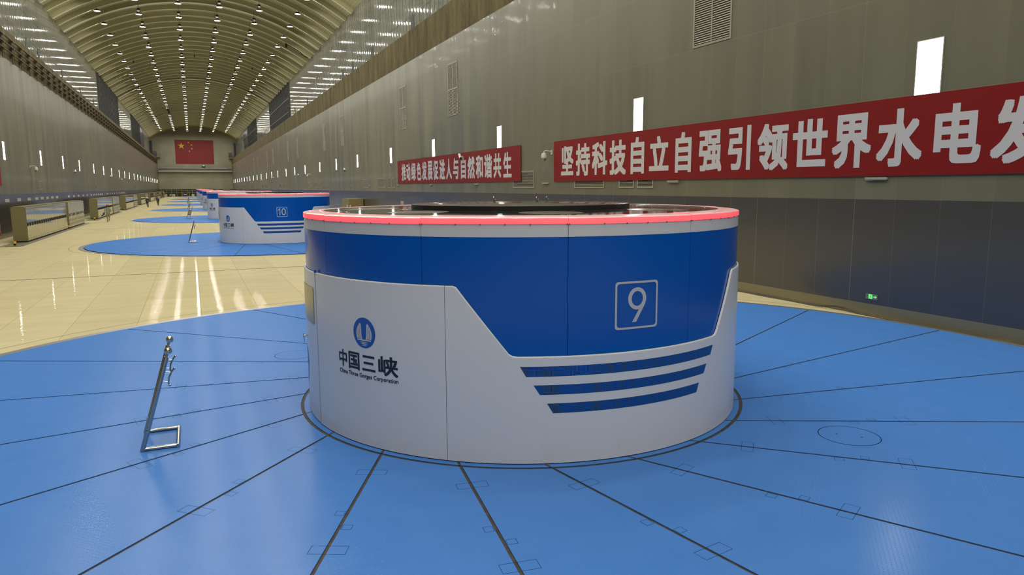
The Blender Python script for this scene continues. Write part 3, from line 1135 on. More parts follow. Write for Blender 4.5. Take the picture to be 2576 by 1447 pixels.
# company mark on the lower shell: blue disc with two white sails over water lines
THL = rad(-150.25)
RL = R_SH + 0.002
pts = [(0.205 * math.cos(2 * PI * i / 48), 1.52 + 0.2 * math.sin(2 * PI * i / 48)) for i in range(48)]
vs, fs = grid_poly(pts, 0.06)
mb = MB()
mb.add(cyl(vs, THL, RL), fs)
logo = obj('logo_disc', mb, M['logo_blue'], gen0)
sail = [(-0.030, 1.435), (-0.042, 1.48), (-0.047, 1.56), (-0.05, 1.62), (-0.060, 1.640), (-0.072, 1.646), (-0.098, 1.620), (-0.107, 1.607), (-0.130, 1.572), (-0.142, 1.535), (-0.144, 1.49), (-0.138, 1.452), (-0.134, 1.44)]
sm, lm_ = MB(), MB()
for s in (1, -1):
    vs, fs = grid_poly([(s * x, z) for x, z in sail], 0.05)
    sm.add(cyl(vs, THL, RL + 0.0015), fs)
    for line in ([(-0.073, 1.437), (-0.075, 1.53), (-0.082, 1.585), (-0.098, 1.62)], [(-0.100, 1.437), (-0.102, 1.51), (-0.112, 1.56), (-0.128, 1.578)]):
        L = [(s * x, z) for x, z in line]
        for p, q in zip(L, L[1:]):
            lm_.add(cyl([(p[0] - 0.0025, p[1]), (p[0] + 0.0025, p[1]), (q[0] + 0.0025, q[1]), (q[0] - 0.0025, q[1])], THL, RL + 0.0028), [(0, 1, 2, 3)])
obj('logo_sail', sm, M['logo_white'], logo)
wm = MB()
for (hw, z, hh, taper) in ((0.130, 1.424, 0.0085, 0.97), (0.092, 1.395, 0.0055, 0.3), (0.078, 1.376, 0.0055, 0.3), (0.056, 1.356, 0.0055, 0.3)):
    vs, fs = grid_poly([(-hw, z), (-hw * taper, z - hh), (0, z - hh), (hw * taper, z - hh), (hw, z), (hw * taper, z + hh), (0, z + hh), (-hw * taper, z + hh)], 0.05)
    wm.add(cyl(vs, THL, RL + 0.0015), fs)
obj('logo_wave', wm, M['logo_white'], logo)
obj('logo_line', lm_, M['logo_blue'], logo)

TXL = rad(-159.39)
wid = (159.39 - 140.94) * PI / 180 * R_SH
cells = [(0.0, 0.183, 1.012, 1.243), (0.222, 0.447, 1.007, 1.240), (0.500, 0.742, 1.022, 1.225), (0.795, wid, 1.000, 1.255)]
mb = MB()
for ch, (x0, x1, z0, z1) in zip('中国三峡', cells):
    vs, fs = glyph(ch, 0.020)
    mb.add(cyl(fit(vs, x0, x1, z0, z1), TXL, RL), fs)
obj('company_name', mb, M['ink'], gen0, False)
mb = MB()
vs, fs = glyph('China Three Gorges Corporation', 0.010)
vs = fit(vs, 0.005, wid, 0.905, 0.978)
mb.add(cyl(vs, TXL, RL), fs)
obj('company_name_english', mb, M['ink'], gen0, False)
# large blue 9 on the door side
mb = MB()
n = 32
THD = rad(-186.5)
pts = [(0.24 * math.cos(2 * PI * i / n), 0.84 + 0.145 * math.sin(2 * PI * i / n)) for i in range(n)] + [(0.165 * math.cos(2 * PI * i / n), 0.84 + 0.085 * math.sin(2 * PI * i / n)) for i in range(n)]
mb.add(cyl(pts, THD, RL), [(i, (i + 1) % n, n + (i + 1) % n, n + i) for i in range(n)])
mb.add(cyl([(0.24, 0.83), (0.235, 0.77), (0.02, 0.34), (-0.06, 0.34), (0.14, 0.74), (0.165, 0.83)], THD, RL + 0.0004), [(0, 1, 4, 5), (1, 2, 3, 4)])
obj('door_number', mb, M['logo_blue'], door)

# glossy top, vent grilles, raised centre disc and lifting rings
obj('top_plate', MB().lathe([(3.14, 2.99), (3.14, 3.026), (2.96, 3.0285), (2.955, 3.024), (2.94, 3.024), (2.935, 3.029), (2.0, 3.041), (1.995, 3.037), (1.98, 3.037), (1.975, 3.042), (1e-3, 3.047)], 96), M['top_black'], gen0)
gm_all = M['steel']
for i in range(8):
    th = rad(-117 + 45 * i + 12)
    c = (2.42 * math.cos(th), 2.42 * math.sin(th), 3.0355)
    def on_plate(rr, q, lift):
        x_, y_ = c[0] + rr * math.cos(q), c[1] + rr * math.sin(q)
        return (x_, y_, 3.0285 + (2.96 - math.hypot(x_, y_)) * 0.0135 + lift)
    gb = MB()
    rs_ = [0.43 * q / 6 for q in range(1, 7)]
    gb.add([on_plate(0, 0, 0.0012)] + [on_plate(rr, 2 * PI * q / 32, 0.0012) for rr in rs_ for q in range(32)],
           [(0, 1 + q, 1 + (q + 1) % 32) for q in range(32)] + [(1 + 32 * j + q, 1 + 32 * (j + 1) + q, 1 + 32 * (j + 1) + (q + 1) % 32, 1 + 32 * j + (q + 1) % 32) for j in range(5) for q in range(32)])
    gr = obj('vent_grille', gb, M['grille'], gen0)
    rb = MB()
    rb.add([on_plate(rr, 2 * PI * q / 40, 0.0018) for rr in (0.43, 0.45) for q in range(40)], [(q, 40 + q, 40 + (q + 1) % 40, (q + 1) % 40) for q in range(40)])
    obj('grille_rim', rb, M['top_black'], gr)
obj('disc_side', MB().lathe([(1.765, 3.038), (1.77, 3.044), (1.77, 3.103), (1.762, 3.108)], 96), M['disc_side'], gen0)
obj('centre_disc', MB().lathe([(1.764, 3.107), (1.755, 3.1095), (1e-3, 3.124)], 96), M['disc_top'], gen0)
for (px, py) in ((5.13 - CX, 12.40 - CY), (6.05 - CX, 12.05 - CY), (5.66 - CX, 11.68 - CY)):
    rb = MB().torus((px, py, 3.158), 0.033, 0.010, (0.55, -0.8, 0.1))
    rb.lathe([(0.022, 3.112), (0.022, 3.124), (0.012, 3.13), (1e-3, 3.13)], 12, (px, py, 0))
    obj('lifting_ring', rb, M['chrome'], gen0)

gen_labels = {1: 'second generator housing, marked 10, standing behind the foreground housing',
              2: 'third generator housing, its left side showing behind the one marked 10',
              3: 'fourth generator housing, a blue and white strip left of the third',
              4: 'fifth generator housing from the camera, a narrow strip of blue and white',
              5: 'sixth generator housing from the camera, mostly hidden by nearer ones',
              6: 'seventh generator housing from the camera, only its left edge showing',
              7: 'farthest generator housing, a sliver under the red ring line'}
for k in range(1, 8):
    g = dup(gen0, (CX, CY + BAY * k, 0), gen_labels[k], None, ('number_digit', 'door_number') if k == 1 else ('number_digit', 'door_number'))
    if k == 1:
        txt = str(9 + k)
        mb = MB()
        mb.add(cyl([(-0.155, 1.715), (-0.105, 1.715), (-0.105, 2.14), (-0.143, 2.14)], TH9, R_DR + 0.0035), [(0, 1, 2, 3)])
        mb.add(cyl([(-0.143, 2.14), (-0.155, 2.055), (-0.235, 1.995), (-0.235, 2.045), (-0.19, 2.08)], TH9, R_DR + 0.0038), [(0, 1, 2, 3, 4)])
        for ch, x0, x1 in ((txt[1], -0.035, 0.225),):
            vs, fs = glyph(ch)
            mb.add(cyl(fit(vs, x0, x1, 1.715, 2.14), TH9, R_DR + 0.0035), fs)
        obj('number_digit', mb, M['number_white'], g, False)


# ================================================================== SIGN STANDS beside each cover
def stand_mesh(root):
    P0, P1 = Vector((0, 0, 0)), Vector((0.36, 0, 1.22))
    d = (P1 - P0).normalized()
    for yy in (0.0, 0.77):
        pm = MB().tube([P0 + Vector((0, yy, 0.004)), P1 + Vector((0, yy, 0))], 0.030, 14)
        pm.tube([P1 + Vector((0, yy, 0)), P1 + d * 0.05 + Vector((0, yy, 0))], 0.017, 12)
        post = obj('post', pm, M['steel'], root)
        obj('ball_finial', MB().sphere(P1 + d * 0.080 + Vector((0, yy, 0)), 0.050, 18, 12), M['chrome'], post)
        # curved holder on two thin arms
        am = MB()
        a1, a2 = P0 + d * 1.075 + Vector((0, yy, 0)), P0 + d * 0.95 + Vector((0, yy, 0))
        e1, e2 = a1 + Vector((0.095, 0, -0.020)), a2 + Vector((0.095, 0, -0.025))
        am.tube([a1, e1], 0.006, 6)
        am.tube([a2, e2], 0.006, 6)
        cv = [a1 + Vector((0.135, 0, 0.025)), a1 + Vector((0.108, 0, -0.005)), (e1 + e2) / 2 + Vector((-0.008, 0, 0)), e2 + Vector((-0.002, 0, -0.01)), e2 + Vector((0.012, 0, -0.045))]
        am.tube(cv, 0.011, 8)
        am.sphere(cv[0], 0.017, 10, 8)
        am.sphere(cv[-1], 0.017, 10, 8)
        obj('holder_bracket', am, M['steel'], root)
    fb = MB()
    z = 0.024
    for yy in (0.0, 0.77):
        fb.tube([(0.02, yy, z), (0.42, yy, z)], 0.024, 12)
    fb.tube([(0.42, -0.024, z), (0.42, 0.794, z)], 0.024, 12)
    obj('base_frame', fb, M['steel'], root)
    # slim board clamped between the posts
    bd = MB()

    def bq(t0, t1, y0, y1, o, mi):
        nrm = Vector((d.z, 0, -d.x))
        c = [P0 + d * t0, P0 + d * t1]
        vs = []
        for oo in (-0.006 - o, 0.006 + o):
            vs += [c[0] + Vector((0, y0, 0)) + nrm * oo, c[0] + Vector((0, y1, 0)) + nrm * oo, c[1] + Vector((0, y1, 0)) + nrm * oo, c[1] + Vector((0, y0, 0)) + nrm * oo]
        bd.add(vs, [(0, 1, 2, 3), (7, 6, 5, 4), (0, 4, 5, 1), (1, 5, 6, 2), (2, 6, 7, 3), (3, 7, 4, 0)], mi)
    bq(0.36, 1.0, 0.03, 0.74, 0.0, 0)
    bq(0.44, 0.93, 0.055, 0.715, 0.001, 1)
    bq(0.50, 0.87, 0.13, 0.64, 0.002, 0)
    obj('notice_panel', bd, [M['pale_metal'], M['red_dark']], root, False)


st0 = thing('sign_stand', 'leaning stainless steel sign stand on the blue floor left of the housing marked 9', 'sign stand', (-0.79, 10.10, 0), 'leaning steel sign stands')
stand_mesh(st0)
stl = ['', 'leaning steel sign stand beside the housing marked 10, its posts in line',
       'leaning steel sign stand on the third blue cover with a red-edged board showing',
       'leaning steel sign stand on the fourth blue cover', 'leaning steel sign stand on the fifth blue cover',
       'leaning steel sign stand on the sixth blue cover']
for k, (x, y, rz) in enumerate([(-0.36, 49.4, 0.0), (-0.38, 88.3, rad(24)), (-0.55, 126.0, rad(18)), (-0.9, 163.5, rad(15)), (-1.0, 202.5, rad(14))], 1):
    dup(st0, (x, y, 0), stl[k], rz)


# ================================================================== CEILING LAMPS
def lamp_parts(root, ztop, dead=False):
    obj('lens', MB().lathe([(LAMP_R, 0.0), (1e-3, 0.0)], 12), M['lens_dead'] if dead else M['lens'], root, False)
    obj('reflector', MB().lathe([(LAMP_R + 0.02, -0.03), (LAMP_R + 0.03, 0.02), (0.28, 0.16), (0.17, 0.27)], 12), M['housing'], root)
    obj('driver_box', MB().lathe([(0.13, 0.26), (0.12, 0.42), (0.2, 0.45), (0.2, 0.72), (0.1, 0.76), (1e-3, 0.76)], 12), M['housing'], root)
    obj('hanging_cable', MB().tube([(0, 0, 0.75), (0, 0, ztop)], 0.02, 5, 0, False), M['cable'], root)


row_names = ['leftmost', 'second from left', 'third from left', 'third from right', 'second from right', 'rightmost']
for r, x in enumerate(ROWS):
    zc = ARC_Z + math.sqrt(ARC_R ** 2 - (x - ARC_X) ** 2)
    base = None
    n = 0
    for k in range(-2, 28):
        y = LAMP_Y0 + LAMP_DY * k
        if not in_frame((x, y, LAMP_Z)):
            continue
        n += 1
        dead = r == 1 and k in (17, 18)
        lab = '%s high-bay pendant lamp from the near end of the %s ceiling row' % (ordi(n), row_names[r])
        if dead:
            lab = 'unlit high-bay pendant lamp, %s from the near end of the second ceiling row from left' % ordi(n)
        if base is None:
            base = thing('pendant_lamp', lab, 'lamp', (x, y, LAMP_Z), 'high-bay lamps in six rows')
            lamp_parts(base, zc - LAMP_Z)
        else:
            o = dup(base, (x, y, LAMP_Z), lab)
            if dead:
                for c in o.children:
                    if c.name.startswith('lens'):
                        c.data = c.data.copy()
                        c.data.materials[0] = M['lens_dead']


hc = thing('ceiling_camera', 'dark device with a drooping cable fixed under the ceiling ribs near the right cladding', 'camera', (15.05, 122.0, 25.75))
obj('device_body', MB().box(-0.12, 0.2, -0.25, 0.25, -0.1, 0.35).tube([(0, 0, -0.1), (0, 0, -0.45)], 0.16, 10), M['housing'], hc)
obj('device_cable', MB().tube([(0.15, 0, 0.0), (0.7, 0, -0.2), (1.3, 0, -0.55), (2.0, 0, -0.9), (2.6, 0, -1.5), (3.1, 0, -1.72), (3.7, 0, -1.7)], 0.06, 6), M['cable'], hc)
for _x, _z, _n in ((-8.25, 27.35, 'left'), (2.0, 29.0, 'middle'), (12.1, 27.3, 'right')):
    hs = thing('hanging_sensor', '%s small dark sensor dangling from the ceiling on a thin wire, between lamp rows' % _n, 'sensor', (_x, 151.0, _z - 1.2), 'small sensors under the ceiling')
    obj('sensor_body', MB().lathe([(1e-3, -0.2), (0.11, -0.1), (0.11, 0.12), (0.03, 0.25)], 10), M['housing'], hs)
    obj('wire', MB().tube([(0, 0, 0.2), (0, 0, 1.15)], 0.018, 5), M['cable'], hs)

# ================================================================== WALL LIGHT PANELS
def wall_light(xw, s, y, label):
    root = thing('wall_light', label, 'wall light', (xw, y, 5.46), 'white light panels along the side walls')
    return root


LY = [12.03, 24.2, 38.15]
proto = {}
for side, xw, s, y_min in (('right', XR, -1, 5), ('left', XL, 1, 58)):
    n = 0
    ys = sorted(a + BAY * k for a in LY for k in range(0, 9))
    for y in ys:
        if y < y_min or y > YE - 2:
            continue
        n += 1
        lab = '%s upright white light panel from the near end of the %s wall' % (ordi(n), side)
        if side not in proto:
            root = thing('wall_light', lab, 'wall light', (xw, y, 5.46), 'white light panels along the side walls')
            x0, x1 = sorted((s * 0.0, s * 0.012))
            obj('diffuser', MB().box(x0, x1, -0.325, 0.325, 0, 1.29), M['light_panel'], root, False)
            fr = MB()
            x0, x1 = sorted((s * 0.0, s * 0.02))
            for (a, b, c, d) in ((-0.345, -0.325, -0.02, 1.31), (0.325, 0.345, -0.02, 1.31), (-0.325, 0.325, -0.02, 0.0), (-0.325, 0.325, 1.29, 1.31)):
                fr.box(x0, x1, a, b, c, d)
            obj('frame', fr, M['pale_metal'], root, False)
            proto[side] = root
        else:
            dup(proto[side], (xw, y, 5.46), lab)

# ================================================================== BANNERS, FLAG
XB = XR - 0.012


def banner(name, label, y0, y1, z0, z1, chars):
    """chars: (character, left y, right y, bottom z, top z) read towards smaller y"""
    root = thing(name, label, 'banner', (XR, (y0 + y1) / 2, z0), 'red slogan banners')
    mb = MB()
    n = int((y1 - y0) / 0.6)
    vs, fs = [], []
    for i in range(n + 1):
        y = y0 + (y1 - y0) * i / n - (y0 + y1) / 2
        for z in (0.0, z1 - z0):
            vs.append((-0.040, y, z))
        for z in (z1 - z0, 0.0):
            vs.append((-0.030, y, z))
    for i in range(n):
        for j in range(4):
            fs.append((4 * i + j, 4 * (i + 1) + j, 4 * (i + 1) + (j + 1) % 4, 4 * i + (j + 1) % 4))
    fs += [(0, 1, 2, 3), (4 * n + 3, 4 * n + 2, 4 * n + 1, 4 * n)]
    mb.add(vs, fs)
    obj('cloth', mb, M['banner'], root, False)
    for ch, ya, yb, za, zb in chars:
        vs, fs = glyph(ch, 0.036)
        vs = fit(vs, ya, yb, za, zb)
        g = MB()
        g.add([(-0.0415 - d, y - (y0 + y1) / 2, z - z0) for y, z, d in vs], fs)
        obj('character', g, M['banner_text'], root, False)
    return root


B2 = '坚持科技自立自强引领世界水电发展'
B2P = [(30.58, 29.37, 3.88, 5.22), (29.14, 27.87, 3.84, 5.27), (27.69, 26.41, 3.86, 5.26), (26.23, 24.98, 3.83, 5.24), (24.64, 23.70, 3.84, 5.27), (23.36, 22.12, 3.93, 5.22),
       (21.73, 20.81, 3.84, 5.26), (20.40, 19.21, 3.84, 5.22), (18.91, 17.87, 3.86, 5.25), (17.58, 16.30, 3.82, 5.22), (16.14, 14.88, 3.89, 5.22), (14.71, 13.46, 3.81, 5.23),
       (13.30, 12.03, 3.82, 5.23), (11.74, 10.61, 3.85, 5.21), (10.40, 9.13, 3.81, 5.21), (8.95, 7.7, 3.83, 5.22)]
banner('slogan_banner', 'large red banner with white Chinese characters on the right wall, running out of frame', 6.6, 31.34, 3.595, 5.50, [(c, *q) for c, q in zip(B2, B2P)])
B1 = '推动绿色发展促进人与自然和谐共生'
B1P = [(59.04, 57.73), (57.57, 56.41), (56.15, 54.89), (54.59, 53.46), (53.23, 51.97), (51.78, 50.60), (50.41, 49.25), (48.99, 47.76), (47.52, 46.34), (46.10, 45.00), (44.54, 43.60), (43.29, 42.03), (41.83, 40.64), (40.45, 39.21), (39.00, 37.83), (37.54, 36.38)]
banner('slogan_banner', 'smaller-looking red banner farther along the right wall, fully in view', 35.18, 60.32, 3.645, 5.545, [(c, a, b, 3.875, 5.26) for c, (a, b) in zip(B1, B1P)])
# end of a red banner on the left wall
tag(obj('slogan_banner', MB().box(XL + 0.002, XL + 0.012, 50, 60.95, 3.62, 5.5), M['banner'], None, False), 'end of a red banner at the far left picture edge on the left wall', 'banner', 'red slogan banners')

fl = thing('wall_flag', 'large red flag with five yellow stars on the end wall', 'flag', (2.08, YE, 13.25))
obj('flag_cloth', MB().box(-7.3, 7.3, -0.05, -0.01, 0.0, 9.73), M['flag_red'], fl, False)


def star(mb, x, z, r, rot):
    pts = []
    for i in range(10):
        a = rot + PI / 2 + i * PI / 5
        rr = r if i % 2 == 0 else r * 0.382
        pts.append((x + rr * math.cos(a), -0.055, z + rr * math.sin(a)))
    mb.add(pts + [(x, -0.055, z)], [(i, (i + 1) % 10, 10) for i in range(10)])


for (x, z, r, rot) in ((-4.87, 7.3, 1.38, 0.0), (-2.15, 8.73, 0.42, 0.4), (-1.05, 7.7, 0.42, 0.15), (-0.98, 6.22, 0.42, -0.1), (-1.95, 5.2, 0.42, 0.3)):
    mb = MB()
    star(mb, x, z, r, rot)
    obj('star', mb, M['flag_yellow'], fl, False)


# ================================================================== VENTS ON THE RIGHT WALL
def louvre(name, label, y0, y1, z0, z1, nslat, cols, group, xw=XR, s=-1, mid=None, low=False):
    root = thing(name, label, 'vent', (xw, (y0 + y1) / 2, z0), group)
    hy, h = (y1 - y0) / 2, z1 - z0

    def bx(mb, d0, d1, a, b, c, d):
        x0, x1 = sorted((s * d0, s * d1))
        mb.box(x0, x1, a, b, c, d)
    bk = MB()
    bx(bk, 0.001, 0.004, -hy, hy, 0, h)
    obj('backing', bk, M['vent_hole'], root, False)
    fr = MB()
    fw = 0.07
    bx(fr, 0.0, 0.02, -hy, -hy + fw, 0, h)
    bx(fr, 0.0, 0.02, hy - fw, hy, 0, h)
    bx(fr, 0.0, 0.02, -hy + fw, hy - fw, 0, fw)
    bx(fr, 0.0, 0.02, -hy + fw, hy - fw, h - fw, h)
    for c in range(1, cols):
        yc = -hy + 2 * hy * c / cols
        bx(fr, 0.0, 0.019, yc - 0.025, yc + 0.025, fw, h - fw)
    if mid:
        bx(fr, 0.0, 0.019, -hy + fw, hy - fw, mid - z0 - 0.05, mid - z0 + 0.05)
    obj('frame', fr, M['vent'], root, False)
    sl = MB()
    for i in range(nslat):
        z = fw + (h - 2 * fw) * (i + 0.5) / nslat
        dz = (h - 2 * fw) / nslat * 0.30
        xa, xb = s * 0.005, s * 0.017
        sl.add([(xa, -hy + fw, z + dz), (xa, hy - fw, z + dz), (xb, hy - fw, z - dz * 0.2), (xb, -hy + fw, z - dz * 0.2), (xb, hy - fw, z - dz * 0.45), (xb, -hy + fw, z - dz * 0.45)],
               [(0, 1, 2, 3), (3, 2, 4, 5)])
    obj('slats', sl, M['vent_slat_low' if low else 'vent_slat'], root, False)
    return root


tall0 = None
n = 0
for y in sorted(a + BAY * k for a in (7.68, 19.97) for k in range(0, 9)):
    if y < 15 or y > YE - 3:
        continue
    n += 1
    lab = '%s tall double louvre vent from the near end, high on the right wall' % ordi(n)
    if tall0 is None:
        tall0 = louvre('louvre_vent', lab, y - 0.97, y + 0.97, 8.05, 11.44, 44, 2, 'tall louvre vents high on the right wall', mid=9.76)
    else:
        dup(tall0, (XR, y, 8.05), lab)
pats = [('wide', 33.6, 36.25), ('wide', 26.7, 29.33), ('narrow', 24.41, 25.53), ('narrow', 23.09, 24.2)]
lowp = {}
n = 0
for k in range(0, 8):
    for (kind, a, b) in sorted(pats, key=lambda q: q[1]):
        ya, yb = a + BAY * k, b + BAY * k
        if yb > YE - 2:
            continue
        n += 1
        lab = '%s low louvre vent from the near end of the right wall, a %s one' % (ordi(n), kind)
        if kind not in lowp:
            lowp[kind] = louvre('low_vent', lab, ya, yb, 3.29, 4.18, 13, 1, 'low louvre vents on the right wall', low=True)
        else:
            dup(lowp[kind], (XR, (ya + yb) / 2, 3.29), lab)
lv = None
n = 0
for y in (75.3, 115.2, 154.3, 192.5, 231.0):
    n += 1
    lab = '%s low louvre vent from the near end of the left wall' % ordi(n)
    if lv is None:
        lv = louvre('low_vent', lab, y - 0.95, y + 0.95, 3.29, 4.1, 11, 1, 'low louvre vents on the left wall', XL, 1, None, True)
    else:
        dup(lv, (XL, y, 3.29), lab)

# small strip lights under the banners
sl0 = None
n = 0
for y in (13.25, 21.83, 32.26, 41.77, 51.0, 60.3, 71.1, 80.4, 90.0, 98.9, 109.0, 118.5):
    n += 1
    lab = '%s small pale strip fitting from the near end, under the banners on the right wall' % ordi(n)
    if sl0 is None:
        sl0 = thing('strip_fitting', lab, 'light fitting', (XR, y, 3.49), 'small strip fittings on the right wall')
        obj('housing', MB().box(-0.07, 0.0, -0.32, 0.32, 0.03, 0.075), M['pale_metal'], sl0, False)
        obj('tray', MB().box(-0.06, 0.0, -0.31, 0.31, 0.0, 0.03), M['pale_metal'], sl0, False)
    else:
        dup(sl0, (XR, y, 3.49), lab)


# ================================================================== CCTV CAMERAS
def dome_camera(label, xw, s, y, z):
    root = thing('dome_camera', label, 'camera', (xw, y, z), 'surveillance cameras on the side walls')
    obj('wall_arm', MB().box(min(0, s * 0.03), max(0, s * 0.03), -0.07, 0.07, 0.12, 0.34).tube([(s * 0.02, 0, 0.26), (s * 0.32, 0, 0.30), (s * 0.42, 0, 0.27), (s * 0.43, 0, 0.18)], 0.032, 8), M['camera_white'], root)
    obj('housing', MB().lathe([(0.05, 0.2), (0.11, 0.17), (0.14, 0.08), (0.14, -0.04), (0.12, -0.06)], 16, (s * 0.43, 0, 0)), M['camera_white'], root)
    obj('lens_dome', MB().lathe([(0.115, -0.05), (0.11, -0.12), (0.07, -0.18), (1e-3, -0.2)], 16, (s * 0.43, 0, 0)), M['vent'], root)
    obj('lens', MB().sphere((s * 0.43 - 0.02, -0.085, -0.12), 0.035, 10, 8), M['dark_glass'], root)
    return root


def bullet_camera(label, xw, s, y, z):
    root = thing('bullet_camera', label, 'camera', (xw, y, z), 'surveillance cameras on the side walls')
    obj('wall_bracket', MB().tube([(s * 0.015, 0, 0), (s * 0.16, 0, 0.0)], 0.03, 8).box(min(0, s * 0.02), max(0, s * 0.02), -0.06, 0.06, -0.06, 0.06), M['camera_white'], root)
    obj('body', MB().tube([(s * 0.14, 0.24, 0.16), (s * 0.2, -0.16, -0.10)], [0.085, 0.095], 12), M['camera_white'], root)
    obj('lens', MB().tube([(s * 0.2, -0.16, -0.10), (s * 0.203, -0.185, -0.115)], 0.07, 12), M['dark_glass'], root)
    return root


dome_camera('white dome camera on a bent arm at the left end of the large red banner', XR, -1, 31.62, 4.78)
bullet_camera('white bullet camera in front of the farther red banner', XR - 0.045, -1, 44.15, 5.28)
bullet_camera('white bullet camera left of the farther red banner, beside the third light panel beyond it', XR, -1, 82.8, 5.35)
dome_camera('white dome camera on the right wall above the far low vents', XR, -1, 109.7, 5.05)
bullet_camera('second bullet camera beyond the farther banner on the right wall', XR, -1, 121.6, 5.38)
bullet_camera('third bullet camera beyond the farther banner on the right wall', XR, -1, 160.3, 5.38)
dome_camera('second dome camera beyond the farther banner on the right wall', XR, -1, 187.7, 5.0)
dome_camera('nearest white dome camera on the left wall, under the second light panel', XL, 1, 71.3, 4.98)
bullet_camera('nearest bullet camera on the left wall', XL, 1, 95.7, 5.32)
bullet_camera('second bullet camera on the left wall', XL, 1, 135.2, 5.32)
dome_camera('second dome camera on the left wall', XL, 1, 152.0, 4.98)
bullet_camera('third bullet camera on the left wall', XL, 1, 174.2, 5.35)

# ================================================================== SMALL THINGS ON AND BY THE RIGHT WALL
ex = thing('exit_sign', 'small green-lit exit sign low on the dark panelling of the right wall', 'exit sign', (XR - 0.012, 13.175, 0.405))
obj('plate', MB().box(-0.012, 0.0, -0.18, 0.18, -0.005, 0.135), M['sign_grey'], ex, False)
g = MB()                                     # lit doorway with a cut-out runner, and an arrow to the right
X_ = -0.0135
g.add([(X_, y, z) for y, z in ((0.085, 0.01), (-0.025, 0.01), (-0.025, 0.125), (0.085, 0.125))], [(0, 1, 2, 3)])
g.add([(X_, y, z) for y, z in ((-0.04, 0.058), (-0.115, 0.058), (-0.115, 0.074), (-0.04, 0.074))], [(0, 1, 2, 3)])
g.add([(X_, y, z) for y, z in ((-0.165, 0.066), (-0.10, 0.105), (-0.118, 0.066), (-0.10, 0.027))], [(0, 1, 2, 3)])
obj('lit_symbol', g, M['green_lit'], ex, False)
g = MB()


def limb(a, b, wd):
    d = Vector((0, b[0] - a[0], b[1] - a[1])).normalized()
    q = Vector((0, -d.z, d.y)) * wd / 2
    A, B = Vector((X_ - 0.001, *a)), Vector((X_ - 0.001, *b))
    g.quad(A - q, B - q, B + q, A + q)


for a, b, wd in (((0.028, 0.088), (0.034, 0.058), 0.018), ((0.034, 0.06), (0.012, 0.042), 0.011), ((0.012, 0.042), (0.018, 0.016), 0.010), ((0.034, 0.06), (0.044, 0.036), 0.011), ((0.044, 0.036), (0.066, 0.026), 0.010),
                 ((0.028, 0.086), (0.004, 0.072), 0.008), ((0.03, 0.086), (0.052, 0.078), 0.008), ((0.026, 0.112), (0.026, 0.096), 0.016)):
    limb(a, b, wd)
obj('runner_figure', g, M['sign_grey'], ex, False)

pts1, pts2 = [], []
for i in range(60):
    y = 8.0 + i * 0.25
    wob = 0.05 * math.sin(y * 2.3) + 0.04 * math.sin(y * 0.9 + 1)
    dz = max(0.0, 0.09 * math.exp(-((y - 14.2) / 0.5) ** 2))
    pts1.append((XR - 0.09 + wob * 0.6, y, ZF + 0.012 + dz))
    pts2.append((XR - 0.13 - wob * 0.5, y, ZF + 0.012 + dz * 0.4))
tag(obj('floor_cable', MB().tube(pts1, 0.011, 6), M['cable']), 'black cable lying along the foot of the right wall, nearest the skirting', 'cable', 'cables at the foot of the right wall')
tag(obj('floor_cable', MB().tube(pts2, 0.010, 6), M['cable']), 'second black cable wavering on the floor beside the right wall', 'cable', 'cables at the foot of the right wall')

nb = thing('wall_notice', 'small white notice with red print on the dark panelling of the right wall', 'notice', (XR - 0.012, 59.2, 1.75))
obj('sheet', MB().box(-0.012, 0, -0.42, 0.42, 0, 0.46), M['white_sign'], nb, False)
g = MB()
for z in (0.08, 0.17, 0.26, 0.36):
    g.box(-0.014, -0.012, -0.34, 0.34, z, z + 0.035)
obj('print_line', g, M['red_dark'], nb, False)
cb = thing('control_cabinet', 'beige control cabinet standing alone near the right wall, behind the foreground housing', 'cabinet', (15.35, 75.9, ZF + 0.012))
obj('body', MB().box(-0.75, 0.70, -1.9, 1.9, 0.1, 2.22), M['cab'], cb, False)
obj('plinth', MB().box(-0.72, 0.66, -1.85, 1.85, -0.012, 0.1), M['cab_base'], cb, False)
for yy in (-0.95, 0.95):
    d_ = obj('door', MB().box(-0.77, -0.75, yy - 0.93, yy + 0.93, 0.14, 2.18), M['cab'], cb, False)
    obj('handle', MB().box(-0.80, -0.77, yy + 0.75, yy + 0.80, 1.0, 1.25), M['pale_metal'], d_, False)
for yy, n_ in ((74.0, 'nearer'), (73.2, 'farther')):
    b_ = thing('barrier_post', '%s pale post standing beside the lone beige cabinet' % n_, 'post', (14.4 + (0.15 if n_ == 'farther' else 0), yy, ZF + 0.012), 'pale posts by the beige cabinet')
    obj('post', MB().tube([(0, 0, 0.01), (0, 0, 1.65)], 0.06, 10), M['camera_white'], b_)
    obj('foot', MB().lathe([(0.18, -0.012), (0.18, 0.02), (0.06, 0.05)], 12), M['steel'], b_)

